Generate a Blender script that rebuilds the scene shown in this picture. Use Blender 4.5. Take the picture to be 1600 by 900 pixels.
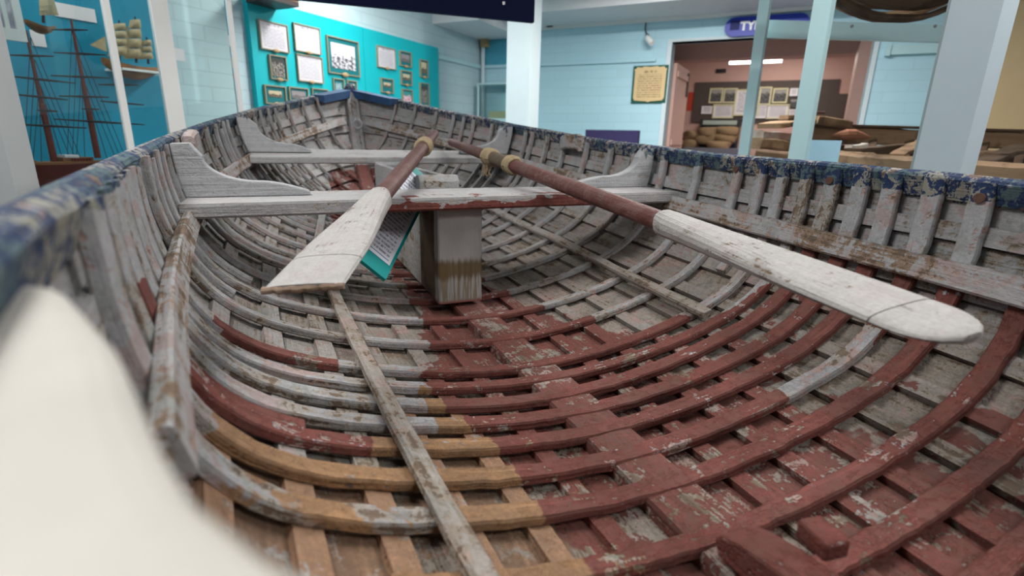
import bpy, math, random
import numpy as np
from mathutils import Vector, Matrix
random.seed(4); np.random.seed(4)
SC = bpy.context.scene
for o in list(bpy.data.objects): bpy.data.objects.remove(o)
COL = SC.collection
ZO = 0.80                       # height of the boat's keel above the museum floor

# ---------------------------------------------------------------- camera
F = 813.4; CAM = np.array([-0.5004, -0.0694, 0.5092]); YAW, PITCH, ROLL = 23.59, 16.24, 1.286
y_, p_, r_ = map(math.radians, (YAW, PITCH, ROLL))
FWD = np.array([math.sin(y_)*math.cos(p_), math.cos(y_)*math.cos(p_), -math.sin(p_)])
RGT0 = np.array([math.cos(y_), -math.sin(y_), 0.0]); UP0 = np.cross(RGT0, FWD)
RGT = math.cos(r_)*RGT0 + math.sin(r_)*UP0; UP = -math.sin(r_)*RGT0 + math.cos(r_)*UP0
cd = bpy.data.cameras.new('camera'); cam = bpy.data.objects.new('camera', cd); COL.objects.link(cam)
cam.matrix_world = Matrix(((RGT[0], UP[0], -FWD[0], CAM[0]), (RGT[1], UP[1], -FWD[1], CAM[1]),
                           (RGT[2], UP[2], -FWD[2], CAM[2]+ZO), (0, 0, 0, 1)))
cd.sensor_width = 36; cd.lens = 36*F/1600; cd.clip_start = 0.005; cd.clip_end = 60
cd.dof.use_dof = True; cd.dof.focus_distance = 1.25; cd.dof.aperture_fstop = 3.1
SC.camera = cam

# ---------------------------------------------------------------- light
w = bpy.data.worlds.new('world'); SC.world = w; w.use_nodes = True
bg = w.node_tree.nodes['Background']; bg.inputs[0].default_value = (0.93, 0.96, 1.0, 1); bg.inputs[1].default_value = 0.30
SC.view_settings.view_transform = 'Standard'; SC.view_settings.look = 'None'
SC.view_settings.gamma = 1.0; SC.view_settings.use_curve_mapping = False
SC.view_settings.exposure = 0.10
def area(name, loc, sx, sy, power, col=(1, 0.97, 0.93), rot=(0, 0, 0)):
    l = bpy.data.lights.new(name, 'AREA'); l.shape = 'RECTANGLE'; l.size = sx; l.size_y = sy
    l.energy = power; l.color = col
    o = bpy.data.objects.new(name, l); COL.objects.link(o); o.location = loc; o.rotation_euler = rot
    return o
CEIL = 2.10                     # ceiling above the keel line
TUBES = [(-1.2, 1.2, 42), (1.6, 0.6, 42), (0.5, 4.3, 48), (2.6, 3.4, 92), (-1.6, 3.1, 18), (0.4, -1.2, 34)]
for i, (x, y, pw) in enumerate(TUBES):
    area('ceiling_tube_light', (x, y, CEIL+ZO-0.13), 1.25, 0.22, pw, rot=(0, 0, math.radians(-50)))

# ---------------------------------------------------------------- helpers
def ray(x, y): return ((x-800)/F)*RGT - ((y-450)/F)*UP + FWD
def pd(x, y, D): return CAM + ray(x, y)*D
def pz(x, y, z): v = ray(x, y); return CAM + v*(z-CAM[2])/v[2]
def pY(x, y, Y): v = ray(x, y); return CAM + v*(Y-CAM[1])/v[1]
def azd(a): a = math.radians(a); return np.array([math.sin(a), math.cos(a), 0.0])
def on_plane(x, y, P0, n): v = ray(x, y); return CAM + v*((P0-CAM)@n)/(v@n)
def px(p):
    q = np.asarray(p)-CAM; z = q@FWD
    return 800+F*(q@RGT)/z, 450-F*(q@UP)/z
def nrm(v): v = np.asarray(v, float); return v/max(np.linalg.norm(v), 1e-9)
Z3 = np.array([0, 0, 1.0])

class MB:
    def __init__(s): s.v = []; s.f = []; s.uv = []; s.fm = []; s.t = []
    def add(s, vs, fs, uvs=None, m=0, tag=0.0):
        o = len(s.v); s.v += [tuple(map(float, p)) for p in vs]
        s.uv += [tuple(u) for u in uvs] if uvs is not None else [(0, 0)]*len(vs)
        s.t += [tag]*len(vs)
        s.f += [tuple(i+o for i in f) for f in fs]; s.fm += [m]*len(fs); return s
    def quad(s, a, b, c, d_, m=0):
        return s.add([a, b, c, d_], [(0, 1, 2, 3)], [(0, 0), (1, 0), (1, 1), (0, 1)], m)
    def box(s, c, ex, ey, ez, m=0):
        c, ex, ey, ez = map(lambda q: np.asarray(q, float), (c, ex, ey, ez))
        for a, b, n in ((ex, ey, ez), (ey, ex, -ez), (ey, ez, ex), (-ey, ez, -ex), (-ex, ez, ey), (ex, ez, -ey)):
            la, lb = 2*np.linalg.norm(a), 2*np.linalg.norm(b)
            s.add([c+n-a-b, c+n+a-b, c+n+a+b, c+n-a+b], [(0, 1, 2, 3)], [(0, 0), (la, 0), (la, lb), (0, lb)], m)
        return s
    def aabox(s, x0, x1, y0, y1, z0, z1, m=0):
        return s.box(((x0+x1)/2, (y0+y1)/2, (z0+z1)/2), ((x1-x0)/2, 0, 0), (0, (y1-y0)/2, 0), (0, 0, (z1-z0)/2), m)
    def loft(s, rings, closed=True, caps=True, m=0, us=None):
        n = len(rings[0]); N = len(rings); o = len(s.v); us = us if us is not None else list(range(N))
        per = [0.0]
        for j in range(1, n+1): per.append(per[-1]+float(np.linalg.norm(np.subtract(rings[N//2][j % n], rings[N//2][j-1]))))
        for i, r in enumerate(rings):
            for j in range(n): s.v.append(tuple(map(float, r[j]))); s.uv.append((us[i], per[j])); s.t.append(0.0)
        jn = n if closed else n-1
        for i in range(N-1):
            for j in range(jn):
                k = (j+1) % n; s.f.append((o+i*n+j, o+i*n+k, o+(i+1)*n+k, o+(i+1)*n+j)); s.fm.append(m)
        if caps and closed:
            s.f.append(tuple(o+j for j in range(n))[::-1]); s.f.append(tuple(o+(N-1)*n+j for j in range(n))); s.fm += [m, m]
        return s
    def sweep(s, pts, sides, nors, w, h, ch=0.18, m=0, jit=0.0):
        # chamfered bar: top face lies on pts, body goes to -nor ; w along side, h along -nor
        rings = []; us = [0.0]
        for i, p in enumerate(pts):
            p = np.asarray(p, float); sd = nrm(sides[i] if np.ndim(sides) > 1 else sides); n = nrm(nors[i] if np.ndim(nors) > 1 else nors)
            ww = (w[i] if np.ndim(w) else w)*(1+jit*random.uniform(-1, 1)); hh = h[i] if np.ndim(h) else h
            p = p + n*jit*hh*random.uniform(-.6, .3) + sd*jit*ww*random.uniform(-.5, .5)
            c = ch*min(ww, hh); a = ww/2
            rings.append([p-sd*(a-c), p+sd*(a-c), p+sd*a-n*c, p+sd*a-n*(hh-c), p+sd*(a-c)-n*hh, p-sd*(a-c)-n*hh, p-sd*a-n*(hh-c), p-sd*a-n*c])
            if i: us.append(us[-1]+float(np.linalg.norm(np.subtract(pts[i], pts[i-1]))))
        return s.loft(rings, us=us, m=m)
    def tube(s, pts, r, n=8, m=0, caps=True):
        pts = [np.asarray(p, float) for p in pts]; rings = []; us = [0.0]; ref = None
        for i, p in enumerate(pts):
            t = nrm(pts[min(i+1, len(pts)-1)]-pts[max(i-1, 0)])
            if ref is None: ref = np.array([1, 0, 0]) if abs(t[0]) < .8 else np.array([0, 1.0, 0])
            a = nrm(np.cross(t, ref)); b = np.cross(t, a); ref = np.cross(a, t)
            rr = r[i] if np.ndim(r) else r
            rings.append([p+rr*(math.cos(2*math.pi*k/n)*a+math.sin(2*math.pi*k/n)*b) for k in range(n)])
            if i: us.append(us[-1]+float(np.linalg.norm(pts[i]-pts[i-1])))
        return s.loft(rings, caps=caps, m=m, us=us)
    def prism(s, poly, dirv, m=0):
        # poly: list of 3D points (planar), extruded by dirv
        n = len(poly); P = [np.asarray(p, float) for p in poly]; D = np.asarray(dirv, float)
        uv = [(float(p@nrm((.6, .7, .1))), float(p[2])) for p in P]
        s.add(P, [tuple(range(n))[::-1]], uv, m); s.add([p+D for p in P], [tuple(range(n))], uv, m)
        for i in range(n):
            j = (i+1) % n; L = float(np.linalg.norm(P[j]-P[i])); W = float(np.linalg.norm(D))
            s.add([P[i], P[j], P[j]+D, P[i]+D], [(0, 1, 2, 3)], [(0, 0), (L, 0), (L, W), (0, W)], m)
        return s
    def mesh(s, name, origin=(0, 0, 0), smooth=False):
        me = bpy.data.meshes.new(name); o = np.asarray(origin, float)
        me.from_pydata([tuple(np.asarray(p)-o) for p in s.v], [], s.f)
        ul = me.uv_layers.new(name='UVMap')
        idx = np.empty(len(me.loops), dtype=np.int32); me.loops.foreach_get('vertex_index', idx)
        ul.data.foreach_set('uv', np.asarray(s.uv, dtype=np.float32)[idx].ravel())
        me.polygons.foreach_set('material_index', np.asarray(s.fm, dtype=np.int32))
        if smooth: me.polygons.foreach_set('use_smooth', np.ones(len(me.polygons), dtype=bool))
        me.update(); return me
def fixn(me):
    import bmesh
    b = bmesh.new(); b.from_mesh(me); bmesh.ops.recalc_face_normals(b, faces=b.faces); b.to_mesh(me); b.free()
def link(name, me, mats, parent=None, loc=(0, 0, 0), recalc=True):
    if recalc: fixn(me)
    o = bpy.data.objects.new(name, me); COL.objects.link(o)
    for mm in (mats if isinstance(mats, (list, tuple)) else [mats]): me.materials.append(mm)
    o.location = loc
    if parent: o.parent = parent
    return o
def tag(o, label=None, cat=None, group=None, kind=None):
    for k, v in (('label', label), ('category', cat), ('group', group), ('kind', kind)):
        if v: o[k] = v
    return o
class Thing:
    # an Empty at the base; parts are given in keel-line coordinates and shifted
    def __init__(s, name, label, cat, base, group=None, kind=None):
        s.base = np.asarray(base, float); s.o = bpy.data.objects.new(name, None); COL.objects.link(s.o)
        s.o.empty_display_size = 0.05
        s.o.location = (s.base[0], s.base[1], s.base[2]+ZO); tag(s.o, label, cat, group, kind)
    def part(s, name, mb, mat, parent=None, smooth=False, label=None):
        o = link(name, mb.mesh(name, s.base, smooth), mat, parent or s.o)
        if label: o['label'] = label
        return o
def single(name, mb, mat, label, cat, base, group=None, kind=None, smooth=False):
    b = np.asarray(base, float)
    o = link(name, mb.mesh(name, b, smooth), mat, None, (b[0], b[1], b[2]+ZO)); return tag(o, label, cat, group, kind)
def struct(name, mb, mat, parent=None):
    o = link(name, mb.mesh(name), mat, parent, (0, 0, ZO))
    o['kind'] = 'structure'; return o

# ---------------------------------------------------------------- materials
class NT:
    def __init__(s, name):
        s.m = bpy.data.materials.new(name); s.m.use_nodes = True; s.t = s.m.node_tree; s.n = s.t.nodes
        s.bsdf = s.n['Principled BSDF']; s.out = s.n['Material Output']
    def N(s, typ, props=None, **ins):
        n = s.n.new('ShaderNode'+typ)
        for k, v in (props or {}).items(): setattr(n, k, v)
        for k, v in ins.items():
            k = int(k[1:]) if k[0] == '_' and k[1:].isdigit() else k.replace('_', ' ')
            s.set(n.inputs[k], v)
        return n
    def set(s, sock, v):
        if isinstance(v, bpy.types.NodeSocket): s.t.links.new(v, sock)
        elif isinstance(v, (tuple, list)) and len(v) == 3 and sock.type == 'RGBA': sock.default_value = (*v, 1)
        else: sock.default_value = v
    def math(s, op, a, b=0.0, c=0.0, clamp=False):
        n = s.n.new('ShaderNodeMath'); n.operation = op; n.use_clamp = clamp
        s.set(n.inputs[0], a); s.set(n.inputs[1], b); s.set(n.inputs[2], c); return n.outputs[0]
    def mix(s, f, a, b):
        n = s.n.new('ShaderNodeMix'); n.data_type = 'RGBA'; s.set(n.inputs[0], f); s.set(n.inputs[6], a); s.set(n.inputs[7], b); return n.outputs[2]
    def noise(s, vec, scale, detail=4, rough=0.55, dist=0.0):
        n = s.N('TexNoise', Scale=scale, Detail=detail, Roughness=rough, Distortion=dist); s.t.links.new(vec, n.inputs['Vector']); return n.outputs[0]
    def step(s, x, edge, soft=0.03):
        n = s.N('MapRange', {'interpolation_type': 'SMOOTHSTEP'}); s.set(n.inputs[0], x)
        n.inputs[1].default_value = edge-soft; n.inputs[2].default_value = edge+soft; return n.outputs[0]
    def attr(s, name): return s.N('Attribute', {'attribute_name': name}).outputs['Fac']
    def objco(s): return s.N('TexCoord').outputs['Object']
    def uv(s): return s.N('TexCoord').outputs['UV']
    def mapv(s, vec, sc): return s.N('Mapping', Vector=vec, Scale=sc).outputs[0]
    def bump(s, h, strength=0.3, dist=0.003):
        b = s.N('Bump', Strength=strength, Distance=dist); s.t.links.new(h, b.inputs['Height']); s.t.links.new(b.outputs[0], s.bsdf.inputs['Normal'])
    def fin(s, col, rough=0.6, metal=0.0, spec=0.3):
        s.set(s.bsdf.inputs['Base Color'], col); s.set(s.bsdf.inputs['Roughness'], rough); s.bsdf.inputs['Metallic'].default_value = metal
        s.bsdf.inputs['Specular IOR Level'].default_value = spec; return s.m
def S(r, g, b):
    f = lambda c: ((c/255)/12.92 if c/255 <= .04045 else ((c/255+.055)/1.055)**2.4); return (f(r), f(g), f(b))
def plain(name, col, rough=0.55, var=0.12, scale=9, metal=0.0, spec=0.3, bump=0.05):
    t = NT(name); o = t.objco(); n = t.noise(o, scale, 5)
    c = t.mix(n, tuple(x*(1-var) for x in col), tuple(min(1, x*(1+var)) for x in col))
    if bump: t.bump(t.noise(o, scale*9, 3), bump, 0.002)
    return t.fin(c, rough, metal, spec)
BOATREF = [None]
def paint(name, top=(.345, .35, .365), under=(.31, .285, .255), under2=(.36, .25, .225), wood=(.13, .095, .07), wear=0.42, flake=0.40, grain=70.0, red=(.158, .044, .036), tan=(.30, .170, .085), rough=0.75, dirt=.45, grey_cover=.07, pink=.55):
    """layers of old paint over timber; which colour was brushed on where comes from the vertex fields fr/ft/fb"""
    t = NT(name); tc = t.N('TexCoord'); tc.object = BOATREF[0]; P = tc.outputs['Object']; U = t.uv()
    rnd = t.N('ObjectInfo').outputs['Random']
    comb = t.N('CombineXYZ'); t.set(comb.inputs[0], t.math('MULTIPLY', rnd, 7.0)); t.set(comb.inputs[2], t.math('MULTIPLY', rnd, 13.0))
    Pj = t.N('VectorMath', {'operation': 'ADD'}, _0=P, _1=comb.outputs[0]).outputs[0]
    amp = lambda n, k=2.0: t.math('MULTIPLY_ADD', n, k, .5-.5*k)
    big = amp(t.noise(Pj, 4.5, 3, .5, .5)); mid = amp(t.noise(Pj, 15.0, 5, .6, .8)); fine = amp(t.noise(Pj, 58.0, 4, .6, .5)); spk = amp(t.noise(Pj, 190.0, 3, .6))
    gr = amp(t.noise(t.mapv(U, (3.5, grain, 1.0)), 1.0, 4, .6, .3)); gr2 = amp(t.noise(t.mapv(U, (9.0, grain*2.6, 1.0)), 1.0, 3, .6))
    fr, ft, fb = t.attr('fr'), t.attr('ft'), t.attr('fb')
    def mixw(*pr):
        r = None
        for n, k in pr: q = t.math('MULTIPLY', n, k); r = q if r is None else t.math('ADD', r, q)
        return r
    W = mixw((big, .18), (mid, .30), (fine, .22), (gr, .22), (spk, .08))
    fg = t.attr('fg'); W = t.math('ADD', W, t.math('MULTIPLY', fg, .045))
    pat2 = amp(t.noise(Pj, 8.0, 6, .68, .7)); W2 = mixw((pat2, .36), (mid, .20), (fine, .22), (gr2, .12), (spk, .10))
    c = t.mix(gr, tuple(x*.45 for x in wood), tuple(x*1.9 for x in wood)); c = t.mix(t.math('MULTIPLY', gr2, .5, clamp=True), c, tuple(x*1.1 for x in wood))
    uc = t.mix(t.step(big, .56, .06), under, under2); uc = t.mix(t.step(mid, .62, .04), uc, tuple((x+y)*.42 for x, y in zip(under, (.22, .26, .22))))
    c = t.mix(t.step(W, wear, .025), c, uc)
    tv = t.mix(mid, tuple(x*.80 for x in top), tuple(min(1, x*1.18) for x in top)); tv = t.mix(t.math('MULTIPLY', spk, .3, clamp=True), tv, tuple(x*.72 for x in top))
    tv = t.mix(t.math('MULTIPLY', fg, .75), tv, t.mix(mid, (.285, .295, .31), (.405, .415, .435)))
    pat = amp(t.noise(Pj, 9.0, 5, .62, 1.0)); tv = t.mix(t.math('MULTIPLY', t.step(pat, .63, .05), pink), tv, (.36, .25, .235)); tv = t.mix(t.math('MULTIPLY', t.math('SUBTRACT', 1.0, t.step(pat, .33, .05)), pink*.8), tv, (.23, .25, .235))
    mg = t.step(W, wear+grey_cover, .02)
    c = t.mix(mg, c, tv)
    def layer(c, field, col, am, hole):
        a = t.math('ADD', field, mixw((t.math('SUBTRACT', big, .5), am), (t.math('SUBTRACT', mid, .5), am*.6)))
        k = t.math('MULTIPLY', t.step(a, .5, .025), t.step(W2, hole, .02))
        v = t.mix(fine, tuple(x*.62 for x in col), tuple(min(1, x*1.38) for x in col)); v = t.mix(t.math('MULTIPLY', t.step(gr, .72, .1), .35), v, tuple(x*2.0 for x in col))
        v = t.mix(t.math('MULTIPLY', t.step(pat2, .52, .18), .20), v, (.125, .088, .075))
        return t.mix(k, c, v), k
    c, kt = layer(c, ft, tan, .5, flake-.02)
    c, kr = layer(c, fr, red, .75, flake)
    a = t.math('ADD', fb, t.math('MULTIPLY', t.math('SUBTRACT', mid, .5), .55))
    kb = t.step(a, .5, .02)
    bc = t.mix(t.step(mixw((fine, .45), (spk, .25), (mid, .30)), .515, .03), (.018, .036, .095), t.mix(t.step(big, .52, .08), (.075, .13, .145), (.27, .27, .23)))
    bc = t.mix(t.step(W, .40, .02), t.mix(gr, (.06, .035, .025), (.17, .10, .06)), bc)
    c = t.mix(kb, c, bc)
    # dust and grime settled in blotches
    g = t.math('MULTIPLY', t.step(mixw((mid, .4), (spk, .25), (fine, .35)), .54, .16), t.math('MULTIPLY', t.math('SUBTRACT', 1.0, t.math('MULTIPLY', fg, .45)), dirt))
    c = t.mix(g, c, (.065, .052, .043))
    hs = mixw((mg, .5), (kr, .5), (gr, .7), (gr2, .35), (fine, .5), (spk, .35), (t.step(W, wear, .03), .5))
    t.bump(hs, .8, .0025)
    return t.fin(c, rough, 0, .22)
def woodmat(name, a, b, grain=(2, 40, 1), rough=.75, dirt=None):
    t = NT(name); U = t.uv(); o = t.objco(); g = t.noise(t.mapv(U, grain), 1.0, 6, .65, .4); n = t.noise(o, 6, 5)
    c = t.mix(g, a, b); c = t.mix(t.math('MULTIPLY', t.step(n, .56, .08), .6), c, dirt or tuple(x*.45 for x in a)); t.bump(g, .5, .004); return t.fin(c, rough, 0, .2)
def emis(name, col, s):
    t = NT(name); t.bsdf.inputs['Emission Color'].default_value = (*col, 1); t.bsdf.inputs['Emission Strength'].default_value = s; return t.fin(col)
def glassmat(name, tint=(1, 1, 1), ior=1.45):
    t = NT(name); fr = t.N('Fresnel', IOR=ior).outputs[0]; tr = t.N('BsdfTransparent', Color=tint).outputs[0]; gl = t.N('BsdfGlossy', Roughness=.02, Color=(1, 1, 1)).outputs[0]
    m = t.N('MixShader'); t.set(m.inputs[0], fr); t.t.links.new(tr, m.inputs[1]); t.t.links.new(gl, m.inputs[2]); t.t.links.new(m.outputs[0], t.out.inputs[0]); return t.m
def printed(name, paper, ink, lines=14, head=0.14, mx=.1, my=.08, fill=.62):
    """flat print: rows of small illegible lettering"""
    t = NT(name); U = t.N('SeparateXYZ', Vector=t.uv()); u, v = U.outputs[0], U.outputs[1]
    row = t.math('FRACT', t.math('MULTIPLY', v, float(lines))); k = t.step(row, 1-fill, .1)
    wn = t.noise(t.mapv(t.uv(), (34, lines*1.0, 1)), 1.0, 2); k = t.math('MULTIPLY', k, t.step(wn, .46, .06))
    for a, e in ((u, mx), (t.math('SUBTRACT', 1.0, u), mx), (v, my), (t.math('SUBTRACT', 1.0-head, v), my*.3)): k = t.math('MULTIPLY', k, t.step(a, e, .004))
    if head:
        h = t.math('MULTIPLY', t.step(v, 1-head*.8, .01), t.step(t.math('SUBTRACT', 1.0, v), head*.32, .01)); h = t.math('MULTIPLY', h, t.step(t.math('SUBTRACT', .24, t.math('ABSOLUTE', t.math('SUBTRACT', u, .5))), .0, .02))
        h = t.math('MULTIPLY', h, t.step(t.noise(t.mapv(t.uv(), (26, 6, 1)), 1.0, 2), .44, .05)); k = t.math('MAXIMUM', k, h)
    return t.fin(t.mix(t.math('MULTIPLY', k, .75), paper, ink), .5)
def photo(name, sky, mid, dark, hor=.45, mat_=None, border=0.0):
    """flat print: an old monochrome photograph, blotchy dark forms under a pale sky"""
    t = NT(name); U = t.N('SeparateXYZ', Vector=t.uv()); u, v = U.outputs[0], U.outputs[1]
    n = t.noise(t.mapv(t.uv(), (3.2, 3.2, 1)), 1.0, 5, .6); a = t.math('ADD', v, t.math('MULTIPLY', t.math('SUBTRACT', n, .5), .9))
    c = t.mix(t.step(a, hor+.12, .05), t.mix(t.step(t.noise(t.mapv(t.uv(), (9, 9, 1)), 1., 4), .5, .08), dark, mid), sky)
    if border:
        k = None
        for q in (u, v, t.math('SUBTRACT', 1., u), t.math('SUBTRACT', 1., v)): s_ = t.step(q, border, .004); k = s_ if k is None else t.math('MULTIPLY', k, s_)
        c = t.mix(k, mat_, c)
    return t.fin(c, .4)

def blockwall(name, col, mortar, var=.05):
    t = NT(name); P = t.uv(); b = t.N('TexBrick', {'offset': .5}, Vector=P, Color1=tuple(c*(1-var) for c in col), Color2=col, Mortar=mortar, Scale=1.0, Mortar_Size=.006, Mortar_Smooth=.3, Brick_Width=.40, Row_Height=.10)
    n = t.noise(P, 1.6, 4); c = t.mix(t.math('MULTIPLY', n, .25), b.outputs[0], tuple(c*.85 for c in col))
    t.bump(t.math('SUBTRACT', 1.0, b.outputs['Fac']), .25, .004); return t.fin(c, .5, 0, .3)
M = {}
M['bluewall'] = blockwall('pale_blue_blockwork', (.45, .70, .80), (.41, .63, .72))
M['whitewall'] = blockwall('white_blockwork', (.50, .66, .71), (.42, .56, .61))
M['teal'] = plain('teal_board', (.004, .43, .49), .5, .05)
M['tealdark'] = plain('dark_teal_card', (.008, .15, .17), .5, .08)
M['caseblue'] = plain('case_blue', (.006, .24, .38), .6, .1)
M['white'] = plain('white_paint', (.78, .79, .78), .45, .04)
M['ceil'] = plain('ceiling_paint', (.74, .74, .75), .7, .04)
M['soffit'] = plain('soffit_paint', (.70, .72, .74), .6, .05)
M['lightblue'] = plain('light_blue_paint', (.46, .68, .72), .4, .05)
M['greyblue'] = plain('grey_blue_gloss', (.50, .60, .66), .3, .05)
M['postgrey'] = plain('post_grey', (.42, .44, .45), .5, .04)
M['colwhite'] = plain('column_paint', (.58, .68, .72), .5, .04)
M['pink'] = plain('pink_plaster', (.56, .36, .31), .6, .05)
M['pinkdark'] = plain('brown_pink_trim', (.33, .20, .17), .6, .05)
M['brownboard'] = plain('brown_display_board', (.085, .066, .058), .7, .1)
M['floor'] = plain('floor_vinyl', (.22, .22, .23), .4, .2, 4)
M['beige'] = plain('beige_wall', (.60, .46, .26), .6, .05)
M['velvet'] = plain('navy_velvet', (.010, .014, .048), .95, .5, 160, spec=.1, bump=.8)
M['black'] = plain('black_plastic', (.02, .02, .022), .4)
M['gold'] = plain('antique_frame', (.27, .25, .17), .45, .2, 40)
M['brass'] = plain('brass_emblem', (.38, .28, .15), .4, .25, 50)
M['darkframe'] = plain('dark_frame', (.05, .045, .035), .4)
M['cream'] = plain('cream_frame', (.62, .58, .36), .5)
M['purple'] = plain('purple_upholstery', (.032, .026, .085), .9, .2, 60, bump=.4)
M['steel'] = plain('steel', (.35, .35, .36), .35, .1, 30, metal=.9)
M['rust'] = plain('rusty_iron', (.10, .055, .04), .8, .4, 60, bump=.4)
M['glass'] = glassmat('clear_glass', (.93, .97, .96))
M['signblue'] = plain('sign_blue', (.012, .035, .38), .35, .05)
M['signwhite'] = plain('sign_white', (.85, .86, .9), .4, .02)
M['sack'] = plain('hessian', (.20, .135, .075), .95, .3, 70, bump=.6)
M['tube'] = emis('fluorescent_tube', (1.0, .98, .95), 9.0)
M['rope'] = plain('hemp_rope', (.34, .265, .165), .9, .35, 120, bump=.7)
M['leather'] = plain('old_leather', (.10, .075, .05), .8, .4, 60, bump=.6)
M['wreck'] = woodmat('weathered_timber', (.14, .08, .042), (.36, .245, .15))
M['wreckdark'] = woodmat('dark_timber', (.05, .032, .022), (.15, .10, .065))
M['shipred'] = woodmat('mahogany_model', (.06, .012, .010), (.13, .028, .02), (3, 30, 1), .35)
M['shipdeck'] = woodmat('model_deck', (.20, .09, .04), (.34, .17, .08), (3, 60, 1), .5)
M['mast'] = plain('mast_varnish', (.14, .030, .022), .4)
M['spar'] = plain('dark_spar', (.028, .018, .02), .5)
M['thread'] = plain('rigging_thread', (.045, .05, .055), .8)
M['sail'] = plain('sailcloth', (.40, .33, .20), .85, .15, 30)
M['paper'] = plain('paper', (.72, .71, .74), .6, .03)

# ---------------------------------------------------------------- the room
class Fr:
    """a vertical plane: origin O, horizontal direction e, normal n towards the viewer"""
    def __init__(s, O, e, n): s.O = np.asarray(O, float)*np.array([1, 1, 0]); s.e = e; s.n = n
    def p(s, a, z, d=0.0): return s.O + s.e*a + s.n*d + Z3*z
    def at(s, x, y, d=0.0):
        q = on_plane(x, y, s.O+s.n*d, s.n); return float((q-s.O)@s.e), float(q[2])
    def box(s, mb, a0, a1, z0, z1, d0, d1, m=0):
        return mb.box(s.p((a0+a1)/2, (z0+z1)/2, (d0+d1)/2), s.e*(a1-a0)/2, s.n*(d1-d0)/2, Z3*(z1-z0)/2, m)
    def face(s, mb, a0, a1, z0, z1, d, m=0): return mb.quad(s.p(a0, z0, d), s.p(a1, z0, d), s.p(a1, z1, d), s.p(a0, z1, d), m)
T0 = pd(678, 120, 6.0)
COR = on_plane(752, 120, T0, azd(140))
TW = Fr(COR, azd(50), azd(140))             # wall with the teal board (s runs negative to the left)
WW = Fr(COR, azd(140), -azd(50))            # wall with the doorway
FLZ = -ZO
struct('floor', MB().aabox(-9, 12, -7, 14, FLZ-.05, FLZ), M['floor'])
struct('ceiling', MB().aabox(-3.2, 12, -2.2, 14, CEIL, CEIL+.05), M['ceil'])
struct('wall_left', TW.box(MB(), -9, 0.15, FLZ, CEIL, -.15, 0), M['whitewall'])
sJ = WW.at(1043.5, 140)[0]; sK = WW.at(1352, 140)[0]; zL = WW.at(1050, 66)[1]
mb = MB(); WW.box(mb, 0, sJ, FLZ, CEIL, -.15, 0); WW.box(mb, sK, 8.5, FLZ, CEIL, -.15, 0); WW.box(mb, sJ, sK, zL, CEIL, -.15, 0)
wall_r = struct('wall_right', mb, M['bluewall'])
# soffit along the doorway wall, white cornice strip below it
mb = MB(); WW.box(mb, -.2, 8.5, 1.80, CEIL, .02, .75); struct('trim_1', mb, M['soffit'])
mb = MB(); WW.box(mb, -.2, 8.5, 1.765, 1.80, 0, .05); struct('trim_2', mb, M['white'])
mb = MB(); TW.box(mb, -1.1, -.02, 1.70, CEIL, .0, .6); struct('trim_3', mb, M['soffit'])
# dado rails
a0, z0 = WW.at(845, 99); a1, z1 = WW.at(1025, 95)
mb = MB(); WW.box(mb, .02, a1, (z0+z1)/2-.022, (z0+z1)/2+.015, 0, .03); struct('trim_4', mb, M['bluewall'])
a0, z0 = TW.at(682, 87)
mb = MB(); TW.box(mb, a0, -.05, z0-.03, z0+.015, 0, .03); struct('trim_5', mb, M['lightblue'])
# door frame
mb = MB(); WW.box(mb, sJ-.05, sJ, FLZ, zL, -.17, .015); WW.box(mb, sK, sK+.04, FLZ, zL, -.17, .015); WW.box(mb, sJ-.05, sK+.04, zL, zL+.03, -.17, .015)
struct('trim_6', mb, M['colwhite'])
# room beyond the doorway
BD = -3.4
BW = Fr(WW.p(0, 0, BD), WW.e, WW.n)
mb = MB(); BW.box(mb, sJ-2.5, 9, FLZ, 1.9, -.1, 0); struct('wall_back', mb, M['pink'])
mb = MB(); mb.box(WW.p(sJ-1.2, .55, BD/2-.1), WW.n*(-BD/2-.06), WW.e*.05, Z3*1.35); struct('wall_inner', mb, M['pink'])
mb = MB(); mb.box(WW.p(sK+.75, .55, BD/2-.1), WW.n*(-BD/2-.06), WW.e*.05, Z3*1.35); struct('wall_side', mb, M['pink'])
mb = MB(); mb.box(WW.p(sJ+1.2, 1.93, BD/2-.1), WW.n*(-BD/2-.1), WW.e*4.5, Z3*.03); struct('ceiling_inner', mb, M['ceil'])
mb = MB(); WW.box(mb, sJ-1.0, sK+.7, 1.50, 1.9, -1.35, -1.05); struct('trim_7', mb, M['pink'])
mb = MB(); WW.box(mb, sK-.10, sK, FLZ, zL-.005, -.45, -.17); struct('trim_8', mb, M['pinkdark'])
c = WW.p((sJ+sK)/2, 1.86, -2.2); area('inner_room_light', (c[0], c[1], c[2]+ZO), 1.4, .5, 26, (1, .93, .86))
c = WW.p((sJ+sK)/2+.5, 1.44, -.75); area('inner_room_light', (c[0], c[1], c[2]+ZO), .8, .3, 9, (1, .93, .86))
# open door leaf
t = Thing('door_leaf', 'open pink panelled door leaf inside the doorway', 'door', WW.p(sJ+.02, FLZ, -.2))
e2 = nrm(-WW.n*.98+WW.e*.02); n2 = np.cross(Z3, e2); lw = .80; b0 = WW.p(sJ+.02, 0, -.2)
t.part('panel', MB().box(b0+e2*lw/2+Z3*((FLZ+1.36)/2), e2*lw/2, n2*.018, Z3*((1.36-FLZ)/2)), M['pink'])
for zz in (-.35, .48, 1.25): t.part('rail', MB().box(b0+e2*lw/2-n2*.025+Z3*zz, e2*lw*.42, n2*.01, Z3*.03), M['pink'])
t.part('closer', MB().box(b0+e2*(lw-.1)-n2*.03+Z3*1.18, e2*.012, n2*.012, Z3*.14), M['darkframe'])
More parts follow.
